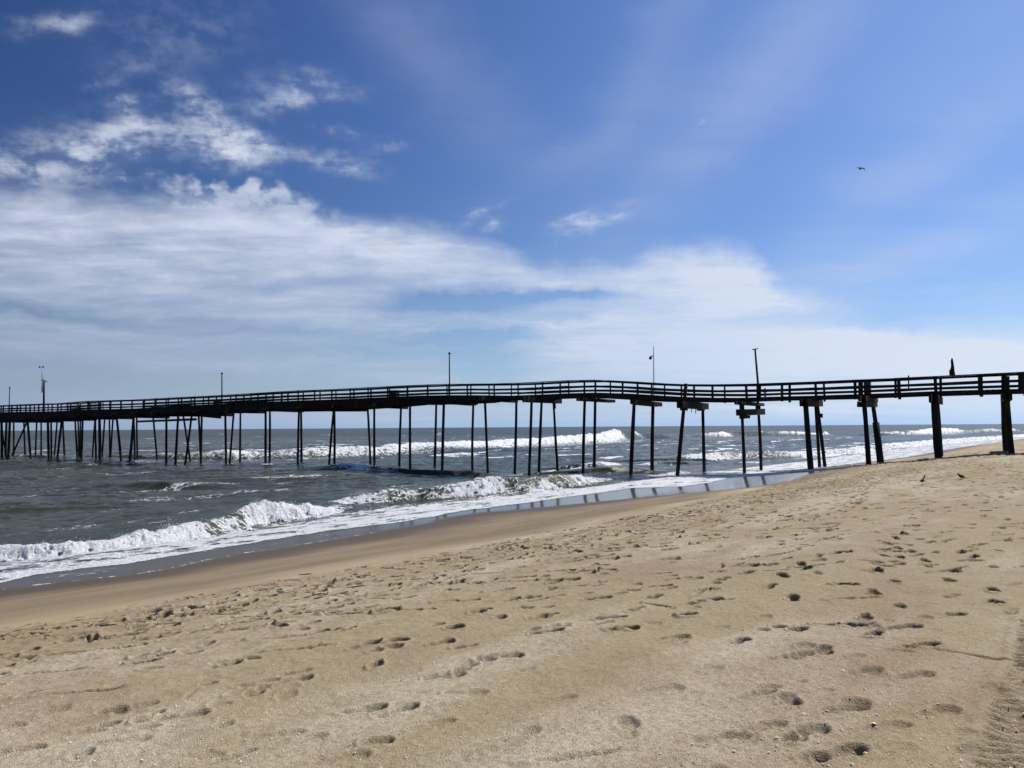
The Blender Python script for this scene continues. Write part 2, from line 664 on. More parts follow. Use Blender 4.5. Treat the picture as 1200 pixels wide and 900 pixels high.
az = az_array(0.00105)
rr = np.concatenate([[.03, .3, .8, 1.4, 1.9, 2.3], geo(2.6, 6, .0045), geo(6, 34, .0027), geo(34, 48, .0042), geo(48, 260, .012), geo(260, 9000, .07), [9000]])
RRm, AA = np.meshgrid(rr, az, indexing='ij')
X, Y = RRm * np.sin(AA), RRm * np.cos(AA)
s, n = to_sn(X, Y)
d = n - off(s)
Zb = base_z(X, Y)
dry = 1 - sstep(10.6, 12.2, d + .5 * perlin(s * .35, s * 0 + 5) + .3 * perlin(s * 1.3, n * .8))
near = RRm < 130
Z = Zb.copy()
und = np.where(near, .05 * fbm(s * .16, n * .4, 3) + .018 * fbm(s * 1.1, n * 1.7, 3), 0)
churn = sstep(3.5, 9.5, d) * dry * (d < 13)
rightc = sstep(20, 40, s) * dry
und += np.where(near, (churn * .6 + rightc * .8 + .18) * .028 * fbm(s * 2.6, n * 3.2, 3), 0)
Z += und * (dry * .9 + .1) * (d > -40)
Z += np.where(near, dry * .0035 * fbm(X * 14, Y * 14, 2), 0)
Z += sample(HM, X, Y) * dry
for px_, py_ in ((1186.5, 534), (1179.5, 528.5), (1101, 539.5), (1017.6, 545.3), (1031.6, 541), (950.4, 550.5), (960.3, 545.7), (966.5, 545.5)):
    q_ = hit_beach(px_, py_)
    r2_ = (X - q_.x) ** 2 + (Y - q_.y) ** 2
    Z += -.16 * np.exp(-r2_ / .3) + .05 * np.exp(-((np.sqrt(r2_) - 1.1) / .3) ** 2)
nf, nfm = n_foam(s), n_film(s)
# crest of damp scarp where the prints stop
wet = sstep(10.4, 13.5, d + .6 * perlin(s * .3, s * 0)) * .5 + .5 * sstep(-3.4, -.2, n - nfm + .35 * perlin(s * .5, n * .3))
gloss = sstep(-.25, .1, n - nfm + .12 * perlin(s * 2, n)) * (.55 + .45 * sstep(12, 20, s))
damp_shade = sample(DM, X, Y) * dry
ix = (n > nfm - 3)
M_SAND, t, b = material('beach_sand')
sand_attrs = {'wet': wet, 'gloss': gloss, 'damp_shade': damp_shade, 'dry': dry}
pos = t.n('ShaderNodeNewGeometry').outputs['Position']
shore = t.mapv(pos, (1, 1, 1), (0, 0, -SANG))
str_ = t.mapv(shore, (.22, .75, 1))
a_wet, a_gl, a_damp_shade, a_dry = t.attr('wet'), t.attr('gloss'), t.attr('damp_shade'), t.attr('dry')
big = t.noise(str_, .75, 4, .55)
mid = t.noise(str_, 3.2, 5, .6)
fine = t.noise(pos, 28, 4, .65)
grain = t.noise(pos, 170, 2, .7)
pale = t.step(t.add(t.mul(big, .75), t.mul(mid, .25)), .47, .6)
base = t.mix(pale, c4(.395, .315, .19), c4(.54, .465, .345))
base = t.mix(t.mul(t.step(fine, .36, .66), .55), base, c4(.255, .19, .108))
# shell hash: rusty and pale grains gathered in drifts
hash_zone = t.mul(t.step(t.noise(t.mapv(shore, (.25, .6, 1), (0, 0, 0), (4.2, 1.3, 0)), 1.0, 3, .5), .5, .68), a_dry)
vo = t.voro(pos, 85)
spk = t.step(vo.outputs['Distance'], .45, .2)
vcol = t.n('ShaderNodeSeparateColor')
t.put(vcol.inputs[0], vo.outputs['Color'])
rust = t.step(vcol.outputs[0], .58, .62)
palechip = t.step(vcol.outputs[1], .8, .83)
base = t.mix(t.mul(hash_zone, .38), base, c4(.25, .15, .085))
base = t.mix(t.mul(spk, rust, t.add(t.mul(hash_zone, .6), .16)), base, c4(.16, .075, .04))
base = t.mix(t.mul(spk, palechip, t.add(t.mul(hash_zone, .7), .2)), base, c4(.6, .52, .42))
base = t.mix(t.mul(t.step(grain, .42, .62), .6), base, c4(.17, .13, .085))
# water content darkens the grains; prints also get shade painted in
base = t.mix(t.mul(a_damp_shade, .92), base, c4(.055, .04, .025))
wetc = t.mix(t.step(t.noise(str_, 1.6, 4, .5), .35, .65), c4(.165, .122, .075), c4(.21, .16, .103))
base = t.mix(t.step(a_wet, .05, .5), base, wetc)
base = t.mix(t.step(a_wet, .52, 1.0), base, c4(.075, .056, .038))
t.put(b.inputs['Base Color'], base)
rgh = t.lin(a_wet, .5, 1.0, .9, .6)
rgh = t.add(t.mul(rgh, t.sub(1, a_gl)), t.mul(a_gl, .1))
t.put(b.inputs['Roughness'], rgh)
t.put(b.inputs['Specular IOR Level'], t.add(.12, t.mul(a_gl, .5), t.mul(t.step(a_wet, .5, 1.), .04)))
hgt = t.add(t.mul(fine, .5), t.mul(grain, .35), t.mul(spk, .25))
bst = t.add(t.mul(a_dry, .8), .03)
bst = t.mul(bst, t.sub(1, a_gl))
t.put(b.inputs['Normal'], t.bump(hgt, bst, .02))
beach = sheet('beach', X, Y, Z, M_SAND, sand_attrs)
tag(beach, kind='structure')

# ------------------------------------------------------------------ sea
def breaker(pts, zt=.05, Lf=1.0):
    """rows (px, y_crest, y_toe, foam) -> s, n_toe, amplitude, foam"""
    out = []
    for px, yc, yt, fo in pts:
        w = hit_z(px, yt, zt)
        c = w + Vector((NV[0], NV[1], 0)) * Lf
        dr = ray(px, yc)
        k = math.hypot(c.x, c.y) / math.hypot(dr.x, dr.y)
        A = max(0.0, HC + dr.z * k - zt)
        sx, nx = to_sn(w.x, w.y)
        out.append((sx, nx, A, fo))
    out.sort()
    return np.array(out), Lf


BR = []
BR.append((breaker([(-420, 672, 676, 0), (-330, 662, 680, .9), (-120, 645, 668, 1), (0, 634, 654, .95), (50, 634, 652, .9), (85, 632, 650, .98), (140, 627, 642, .95), (165, 620, 638, .98), (190, 619, 635, .85), (205, 615, 631, .95),
                    (240, 608, 625, .95), (262, 606, 622, .25), (285, 599, 617, .3), (298, 592, 612, .9), (318, 584, 608, 1), (332, 586, 607, 1), (350, 589, 605, .95), (372, 588, 602, .9),
                    (395, 592, 599, .9), (415, 590, 592, .3)], .12, .75), 2.6, .55))
BR.append((breaker([(380, 590, 592, 0), (412, 584, 591, .8), (440, 577, 588, .66), (470, 571, 586, .6), (500, 570, 584, .5), (540, 567.5, 582, .66), (562, 563, 580, .8), (590, 558.5, 577, .75),
                    (615, 558, 575, .45), (640, 557, 573, .4), (670, 555, 570, .5), (690, 556, 566, .8), (720, 559, 563, .5), (760, 562, 562, 0)], .12, .9), 3.2, .55))
BR.append((breaker([(100, 567, 570, 0), (170, 563.5, 571, .0), (215, 562, 572, .12), (245, 563, 571.5, .1), (320, 566, 570, 0), (420, 566, 569, 0)], .05, 2.6), 6, .2))
BR.append((breaker([(-260, 596, 606, 0), (-60, 582, 603, 0), (0, 581, 602, 0), (60, 584, 599, 0), (150, 588, 594, 0), (240, 584, 588, 0)], .05, 3.2), 7, .1))
BR.append((breaker([(310, 551, 553, 0), (370, 548.5, 553, .08), (400, 545, 552, .4), (425, 542.5, 551.5, .85), (452, 544, 551, .8), (470, 547.5, 552, .15), (520, 549, 554, 0), (580, 550, 555, 0), (620, 552, 554, 0)], .05, 2.4), 6, .4))
BR.append((breaker([(690, 552, 557, 0), (730, 546, 557, .12), (760, 547, 556, .1), (790, 551, 556, .25), (830, 551, 555, .3)], .05, 1.6), 4, .3))
BR.append((breaker([(60, 532, 537, 0), (110, 533, 536, .3), (180, 532, 538, .4), (220, 531, 538, .5), (265, 528.5, 538, .66), (290, 525.5, 538, .85), (310, 528, 537, .7), (340, 529, 536, .55), (372, 525, 534, .65), (400, 523, 533, .8), (440, 522, 532, .8), (462, 524, 531, .65),
                    (480, 520.5, 530, .85), (515, 519.5, 528, .8), (560, 516.5, 525.5, .9), (590, 516.5, 524, .8), (620, 514, 522.5, .9), (660, 512.5, 521, .9), (700, 509.5, 518.5, .95), (725, 506.5, 517, 1), (739, 504, 515, .95), (743, 503.5, 514.6, .12), (752, 503.5, 514.2, .12), (756, 504, 513.8, .8), (762, 507, 513.4, .4), (790, 509, 512.5, .5), (830, 511, 513, .3)], .1, 4.0), 9, .5))
BR.append((breaker([(800, 509.5, 513, 0), (840, 507.5, 512, .6), (870, 505, 511, .9), (905, 505, 510, .95), (925, 507, 510, .3), (970, 507.5, 510, .3), (1010, 506, 510.5, .8), (1050, 505.5, 510, .8), (1090, 505, 509.5, .8), (1112, 500.7, 508, .95),
                    (1130, 501.5, 507, .8), (1150, 504, 506.5, .5), (1180, 502, 505.5, .7), (1230, 501.5, 505, .7), (1300, 502, 504, 0)], .1, 5), 12, .4))
BR.append((breaker([(800, 537, 541, 0), (832, 532, 540, .9), (850, 531, 539, .8), (880, 528.5, 537, .45), (915, 528, 536, .4), (940, 529, 535, .8), (975, 528, 533, .75), (1020, 523.5, 530, .7),
                    (1060, 519.5, 525, .7), (1100, 516, 521, .75), (1140, 513, 517, .7), (1180, 510.5, 513, .7), (1230, 507, 510, .7)], .1, 1.8), 5, .6))
BR.append((breaker([(700, 543, 547, 0), (718, 540.5, 546, .9), (728, 541, 545, .8), (738, 542, 544, 0)], .05, 1.5), 3, .3))
BR.append((breaker([(815, 541, 546, 0), (836, 536.5, 542, 1), (850, 537, 542, .95), (862, 540, 543, 0)], .05, 1.2), 3, .3))

wrr = np.concatenate([np.arange(9.5, 14, .12), np.arange(14, 60, .085), geo(60, 210, .0036), geo(210, 9500, .022), [9500]])
waz = az_array(0.0011)
RRm, AA = np.meshgrid(wrr, waz, indexing='ij')
X, Y = RRm * np.sin(AA), RRm * np.cos(AA)
s, n = to_sn(X, Y)
sea_d = n - n_foam(s)
zs = base_z(X, Y)
shoal = sstep(0, 25, sea_d)
fade_far = 1 - sstep(260, 900, RRm)
warp = 3.0 * perlin(s * .018, n * .018)
sw = .2 * np.sin(n * .36 + warp * 1.3 + .6) + .3 * np.sin(n * .19 + .03 * s + warp)
sw *= .55 + .6 * perlin(s * .035 + 4, n * .03)
cy, sy_ = math.cos(.5), math.sin(.5)
un, us = n * cy + s * sy_, s * cy - n * sy_
chop = .10 * fbm(un * .42, us * .17, 3, .55) + .055 * fbm(un * 1.2 + 7, us * .55, 3, .6)
chop = np.where(RRm < 320, chop, chop * 1.0)
zsea = .08 + (sw * (.25 + .75 * shoal) + chop * (.3 + .7 * shoal)) * np.clip(fade_far + .35, 0, 1)
foam = np.zeros_like(X)
thin = np.zeros_like(X)
for (tab, Lf), Lb, rag in BR:
    s0, s1 = tab[0, 0], tab[-1, 0]
    msk = (s > s0 - 2) & (s < s1 + 2)
    sm, nm = s[msk], n[msk]
    scl = Lf
    q = nm - np.interp(sm, tab[:, 0], tab[:, 1]) + scl * .32 * perlin(sm * .55 / scl, sm * 0 + tab[0, 1])
    A = np.interp(sm, tab[:, 0], tab[:, 2], 0, 0)
    fo = np.interp(sm, tab[:, 0], tab[:, 3], 0, 0)
    A = A * (1 + .12 * perlin(sm * .9 / scl, sm * 0 + 2.2))
    shape = np.where(q < Lf, sstep(0, Lf, q) ** 1.0, np.exp(-np.clip((q - Lf) / Lb, 0, 9) ** 1.4))
    trough = -.12 * np.exp(-((q + 1.0 * Lf) / (1.2 * Lf)) ** 2)
    zz = A * (shape + trough)
    rg = fbm(sm * 1.9 / scl ** .5, nm * 1.9 / scl ** .5, 6, .66)
    rg = np.clip(rg * .8 + .6 - .6 * np.abs(perlin(sm * 3.1 / scl ** .5, nm * 3.1 / scl ** .5)) - .7 * np.abs(perlin(sm * 6.7 / scl ** .5, nm * 6.7 / scl ** .5)), -1.2, 1.3)
    fm = fo * (sstep(-.45 * Lf, .05 * Lf, q) if Lf < 3.5 else sstep(-.5 * Lf, .75 * Lf, q)) * (1 - sstep(Lf * .95, Lf * 1.75, q))
    zz = zz + A * rag * rg * fm * .62 * (.6 + .45 * perlin(sm * .7 / scl, nm * .7 / scl)) + fo * A * .10 * np.abs(rg) * np.exp(-((q + .1 * Lf) / (.5 * Lf)) ** 2)
    # zsea is replaced inside the breaker so the traced heights hold
    wgt = np.clip(shape * sstep(.02, .25, A), 0, 1)
    zsea[msk] = zsea[msk] * (1 - wgt * .85) + zz
    patchy = .5 + .62 * rg
    foam[msk] = np.maximum(foam[msk], fm * np.clip(patchy + .42 * fo, 0, 1.1))
    tail = fo * np.exp(-np.clip((q - Lf) / (Lb * 1.1), 0, 9)) * (q > Lf) * .36
    lead = fo * np.exp(-np.clip(-q / (2.2 * Lf), 0, 9)) * (q < 0.1 * Lf) * .55
    foam[msk] = np.maximum(foam[msk], tail + lead)
    thin[msk] = np.maximum(thin[msk], np.clip(shape * A * 1.3, 0, 1) * (q < Lf * 2.2))

# foam sheets left by the broken waves
a_pos = s
sheet_w = np.interp(s, [-40, 6, 14, 20, 26, 34, 42, 60, 90, 140, 200, 400], [6, 5.5, 6.5, 7.0, 7.0, 7, 7.5, 9, 13, 16, 16, 16])
sheet_f = np.interp(s, [-40, 4, 12, 20, 26, 34, 44, 60, 90, 140, 400], [.74, .76, .80, .86, .84, .92, .93, .84, .74, .68, .66])
fs = sheet_f * sstep(-.05, .25, sea_d) * (1 - sstep(sheet_w * .6, sheet_w * 1.15, sea_d))
fs *= .86 + .42 * fbm(s * .5, n * 1.1, 4)
foam = np.maximum(foam, fs)
edge = np.exp(-((sea_d - .12 - .12 * perlin(s * 1.2, n * 0)) / .17) ** 2) * np.interp(s, [-40, 4, 20, 60], [.95, .95, .9, .8])
foam = np.maximum(foam, edge)
ef = np.exp(-((n - n_film(s) - .05) / .05) ** 2) * .62 * (1 - sstep(14, 19, s))
foam = np.maximum(foam, ef)
foam = np.maximum(foam, .34 * sstep(0, .3, n - n_film(s)) * (sea_d < .1) * sstep(-.2, .5, perlin(s * .5, n * 2.6)) * (1 - sstep(15, 20, s)))
# loose streaks and distant whitecaps
streak = sstep(.36, .8, fbm(s * .09 + 3, n * .3, 4, .6)) * sstep(2, 9, sea_d) * (1 - sstep(140, 330, RRm)) * .7
streak *= np.interp(s, [-30, 10, 30, 60, 120], [.45, .55, .7, 1.0, 1.2])
foam = np.maximum(foam, streak)
wc = sstep(.62, .95, perlin(s * .035, n * .12) + .4 * perlin(s * .2, n * .5)) * sstep(60, 120, RRm) * .8
foam = np.maximum(foam, wc * (1 - sstep(500, 1500, RRm)))

film_t = np.clip((n - n_film(s)), 0, 1)
zfilm = zs + .012 * sstep(0, .12, n - n_film(s)) + .012 * sstep(0, .6, sea_d) + .06 * sstep(.4, 3.0, sea_d)
zfilm = np.where(n > n_film(s), zfilm + np.where(sea_d > 0, .012 * np.clip(foam, 0, 1) * fbm(s * 4, n * 4, 2), 0), zs - .06)
zlow = np.where(sea_d > -0.2, zsea, -9)
Z = np.maximum(zfilm, zlow)
Z = np.where(n < n_film(s) - .05, zs - .3, Z)
k = .12
dep = np.clip(Z - zs, 0, 5)
M_SEA, t, b = material('sea_water')
pos = t.n('ShaderNodeNewGeometry').outputs['Position']
shore = t.mapv(pos, (1, 1, 1), (0, 0, -SANG))
a_fo, a_th, a_dp = t.attr('foam'), t.attr('thin'), t.attr('depth')
cd = t.n('ShaderNodeVectorMath', operation='LENGTH')
t.put(cd.inputs[0], pos)
dist = cd.outputs['Value']
deep = t.mix(t.noise(t.mapv(shore, (.03, .08, 1)), 1.0, 3, .5), c4(.027, .035, .026), c4(.046, .053, .037))
deep = t.mix(t.step(a_th, .15, .75), deep, c4(.052, .056, .030))
deep = t.mix(t.step(a_dp, .5, .03), deep, c4(.10, .095, .085))
t.put(b.inputs['Base Color'], deep)
t.put(b.inputs['Roughness'], t.lin(dist, 20, 400, .10, .34))
b.inputs['IOR'].default_value = 1.33
b.inputs['Specular IOR Level'].default_value = .16
w1 = t.noise(t.mapv(shore, (.5, 1.1, 1), (0, 0, .3)), 1.3, 5, .6, .3)
w2 = t.noise(t.mapv(shore, (.7, 1.2, 1), (0, 0, -.4)), 5.5, 4, .6, .3)
w3 = t.noise(t.mapv(shore, (.12, .3, 1), (0, 0, .2)), 1.0, 4, .55)
hh = t.add(t.mul(w1, .55), t.mul(w2, .12), t.mul(w3, t.lin(dist, 60, 300, .2, 2.0)))
calm = t.step(a_dp, .0, .22, .04, 1)
t.put(b.inputs['Normal'], t.bump(hh, t.mul(calm, .9), .5))
tr = t.n('ShaderNodeBsdfTransparent')
alpha = t.sub(1, t.m('EXPONENT', t.mul(a_dp, -9.0)))
body = t.n('ShaderNodeMixShader')
t.put(body.inputs[0], t.m('MAXIMUM', alpha, .25))
t.put(body.inputs[1], tr.outputs[0])
t.put(body.inputs[2], b.outputs[0])
# foam
fb = t.n('ShaderNodeBsdfPrincipled')
f1 = t.noise(t.mapv(shore, (.8, 1.5, 1)), 2.2, 7, .68, .6)
f2 = t.voro(t.add(pos, pos) if False else t.mapv(shore, (.9, 1.7, 1)), 2.6, 'DISTANCE_TO_EDGE').outputs['Distance']
nd = t.n('ShaderNodeVectorMath', operation='ADD')
t.put(nd.inputs[0], t.mapv(shore, (.9, 1.7, 1)))
cn = t.n('ShaderNodeVectorMath', operation='SCALE')
t.put(cn.inputs[0], t.noise(shore, 1.6, 4, .6, 0, True))
cn.inputs['Scale'].default_value = .9
t.put(nd.inputs[1], cn.outputs[0])
f2 = t.voro(nd.outputs[0], 2.2, 'DISTANCE_TO_EDGE').outputs['Distance']
web = t.step(f2, .14, .0)
f3 = t.noise(shore, 9, 5, .7)
tex = t.add(t.mul(t.lin(f1, .25, .75), .62), t.mul(web, .26), t.mul(t.lin(f3, .3, .7), .14))
thr = t.sub(1.02, t.mul(a_fo, 1.04))
fmask = t.step(t.sub(tex, thr), -.07, .13)
fmask = t.mul(fmask, t.step(a_fo, .02, .12))
t.put(fb.inputs['Base Color'], t.mix(t.step(f3, .3, .7), c4(.58, .59, .60), c4(.80, .81, .815)))
fb.inputs['Roughness'].default_value = .7
fb.inputs['Specular IOR Level'].default_value = .2
t.put(fb.inputs['Normal'], t.bump(t.add(t.mul(f1, .6), t.mul(f3, .6)), 1.0, .22))
fin = t.n('ShaderNodeMixShader')
t.put(fin.inputs[0], fmask)
t.put(fin.inputs[1], body.outputs[0])
t.put(fin.inputs[2], fb.outputs[0])
outn = [x for x in M_SEA.node_tree.nodes if x.type == 'OUTPUT_MATERIAL'][0]
t.put(outn.inputs[0], fin.outputs[0])
sea = sheet('sea', X, Y, Z, M_SEA, {'foam': foam, 'thin': thin, 'depth': dep})
tag(sea, kind='structure')
del X, Y, Z, RRm, AA, s, n

# ------------------------------------------------------------------ pier
P0 = Vector((29.3, 44.0, 0))
PD_ = Vector((-0.8511, 0.5249, 0)).normalized()
PN = Vector((0.5249, 0.8511, 0)).normalized()      # away from the camera
W_PILE = 4.2
O_RAIL0, O_RAIL1 = .65, 3.5


def on_plane(px, py, o):
    d = ray(px, py)
    q = P0 + PN * o
    k = (q - Vector((0, 0, HC))).dot(PN) / d.dot(PN)
    return Vector((0, 0, HC)) + d * k


def tz(px, py, o):
    p = on_plane(px, py, o)
    return (p - P0).dot(PD_), p.z


def at(tt, o, z):
    return P0 + PD_ * tt + PN * o + Vector((0, 0, z))


PROF = [(0, 475, 483, 493), (25, 473.8, 482.5, 492.5), (50, 473, 482.2, 492), (72, 472.6, 481.6, 491), (85, 471, 480.6, 490.5), (100, 470, 480, 490), (130, 469, 479.3, 487.5),
        (160, 468.2, 478.6, 487), (180, 467, 477.3, 487), (200, 466, 476.2, 486), (220, 465, 475, 483.5), (260, 463, 473.3, 482),
        (300, 460.5, 471, 481.5), (335, 458.3, 470, 480.6), (350, 457.6, 469.3, 480), (391, 456, 468, 480.8), (430, 454, 466.3, 478),
        (460, 452.4, 465, 475.8), (490, 450.9, 463.6, 473), (525, 450, 463, 473), (558, 449.6, 463, 471.5), (570, 449.5, 463.2, 468.5), (600, 449, 463.6, 468),
        (640, 447, 462, 467), (665, 445.6, 460.8, 466), (700, 445, 460, 466), (740, 447.3, 461.3, 468.2), (770, 449.3, 463.2, 469.8),
        (800, 450.3, 465, 470.3), (840, 450.5, 466, 470.6), (870, 450, 466, 470), (900, 449, 464.9, 468.6), (950, 447.3, 463.6, 467.3),
        (1000, 445, 462, 466.2), (1050, 443, 460.2, 464.3), (1100, 440.6, 458, 461.9), (1150, 438.2, 456.6, 460.4), (1200, 435.6, 455.4, 459)]
_T, _ZT, _ZD, _ZB = [], [], [], []
for px, a, b2, c in PROF:
    tt, z1 = tz(px, a, O_RAIL0)
    _T.append(tt)
    _ZT.append(z1)
    _ZD.append(tz(px, b2, O_RAIL0)[1])
    _ZB.append(tz(px, c, O_RAIL0)[1])
_T = np.array(_T)[::-1]
_ZT, _ZD, _ZB = np.array(_ZT)[::-1], np.array(_ZD)[::-1], np.array(_ZB)[::-1]
T_MIN, T_MAX = _T[0], _T[-1]
print('pier t', T_MIN, T_MAX, 'deck z', _ZD.min(), _ZD.max(), 'rail h', (_ZT - _ZD).min(), (_ZT - _ZD).max())


def zt(t_):
    return float(np.interp(t_, _T, _ZT))


def zd(t_):
    return float(np.interp(t_, _T, _ZD))


def zb(t_):
    return float(np.interp(t_, _T, _ZB))


T0, T1 = T_MIN - 14, T_MAX + 40
pier = empty('pier', (P0.x, P0.y, 0))
tag(pier, 'long dark timber fishing pier on leaning piles running from the sand out over the surf', 'pier')

# deck boards
bm = bmesh.new()
tt = T0
while tt < T1:
    wv = random.uniform(.27, .3)
    zc = zd(tt)
    dz = zd(tt + wv)
    e0, e1 = random.uniform(-.06, .04), random.uniform(-.04, .06)
    beam(bm, at(tt + wv / 2, O_RAIL0 - .14 + e0, (zc + dz) / 2 - .035), at(tt + wv / 2, O_RAIL1 + .14 + e1, (zc + dz) / 2 - .035), wv - .012, .05)
    tt += wv
link('deck', bm, M_DECK, pier)

# stringers, cut at irregular joints
cuts = sorted([T0, T1] + [tz(x, 460, 0)[0] for x in (1180, 1096, 1014, 945, 870, 801, 743, 685, 628, 569, 516, 478, 435, 393, 353, 313, 268, 236, 208, 178, 158, 137, 116, 94, 70, 57, 34, 12)]
              + [T_MAX + 8, T_MAX + 16, T_MAX + 24, T_MAX + 32])
for o_ in (O_RAIL0 - .02, O_RAIL0 + .95, O_RAIL1 - .95, O_RAIL1 + .02):
    bm = bmesh.new()
    for a, c in zip(cuts[:-1], cuts[1:]):
        if c - a < .3:
            continue
        mids = [x for x in _T if a + .5 < x < c - .5]
        xs = [a - .12] + list(mids) + [c + .12]
        jz = random.uniform(-.05, .05)
        for p, q in zip(xs[:-1], xs[1:]):
            def top(v):
                return zd(v) - .065

            def bot(v):
                return min(zb(v) + jz, zd(v) - .22)
            vs = []
            for v in (p, q):
                for oo in (o_ - .05, o_ + .05):
                    vs.append((at(v, oo, bot(v)), at(v, oo, top(v))))
            V = [bm.verts.new(x) for pr in vs for x in pr]
            # V: p-near bot,top ; p-far bot,top ; q-near bot,top ; q-far bot,top
            for f in ((0, 1, 5, 4), (2, 6, 7, 3), (1, 3, 7, 5), (0, 4, 6, 2), (0, 2, 3, 1), (4, 5, 7, 6)):
                bm.faces.new([V[i] for i in f])
    link('stringer', bm, M_DECK, pier)

# railings
tA, tB = tz(1098, 450, O_RAIL0)[0], tz(454.3, 458, O_RAIL0)[0]
SP = (tB - tA) / 19
print('rail post spacing', SP)
posts = []
k = -5
while tA + k * SP < T1:
    if tA + k * SP > T0:
        posts.append(tA + k * SP)
    k += 1
for side, (o_, lift) in enumerate(((O_RAIL0, 0.0), (O_RAIL1, 0.10))):   # the deck falls slightly towards the camera side
    sgn = -1 if side == 0 else 1
    rl = empty('railing')
    rl.parent = pier
    rl['label'] = 'seaward post and plank railing of the pier' if side else 'near post and plank railing of the pier'
    del rl['label']
    shift = 0.0
    inview = [p for p in posts if T_MIN - 3 < p < T_MAX + 3]
    rest = [p for p in posts if p not in inview]
    rbm = bmesh.new()
    for p in posts:
        bm = bmesh.new() if p in inview else rbm
        lean = random.uniform(-.04, .04)
        pp = p + shift + random.uniform(-.08, .08)
        ww = random.uniform(.10, .15)
        beam(bm, at(pp, o_, zd(pp) - .34), at(pp + lean, o_ + lean * .5, zt(pp) - .045 + lift), ww, ww)
        if p in inview:
            link('post', bm, M_RAIL, rl)
    if rest:
        o2 = link('post', rbm, M_RAIL, rl)
        o2['kind'] = 'stuff'
    else:
        rbm.free()
    for hgt, hh_, ww_, nm_ in ((1.0, .05, .2, 'cap_rail'), (.94, .10, .04, 'rail'), (.57, .16, .045, 'rail'), (.26, .16, .045, 'rail')):
        bm = bmesh.new()
        prevj = 0
        for i in range(len(posts) - 1):
            p, q = posts[i] + shift, posts[i + 1] + shift
            j0_ = prevj if i % 2 else random.uniform(-.02, .02)
            j1_ = random.uniform(-.025, .025)
            za = zd(p) + (zt(p) - zd(p)) * hgt + (j0_ if hgt < .9 else j0_ * .3) - hh_ / 2 + lift
            zc = zd(q) + (zt(q) - zd(q)) * hgt + (j1_ if hgt < .9 else j1_ * .3) - hh_ / 2 + lift
            oo = o_ + (0 if nm_ == 'cap_rail' else -sgn * .095)
            beam(bm, at(p - .015, oo, za), at(q + .015, oo, zc), ww_, hh_)
            prevj = j1_
        link(nm_, bm, M_RAIL, rl)

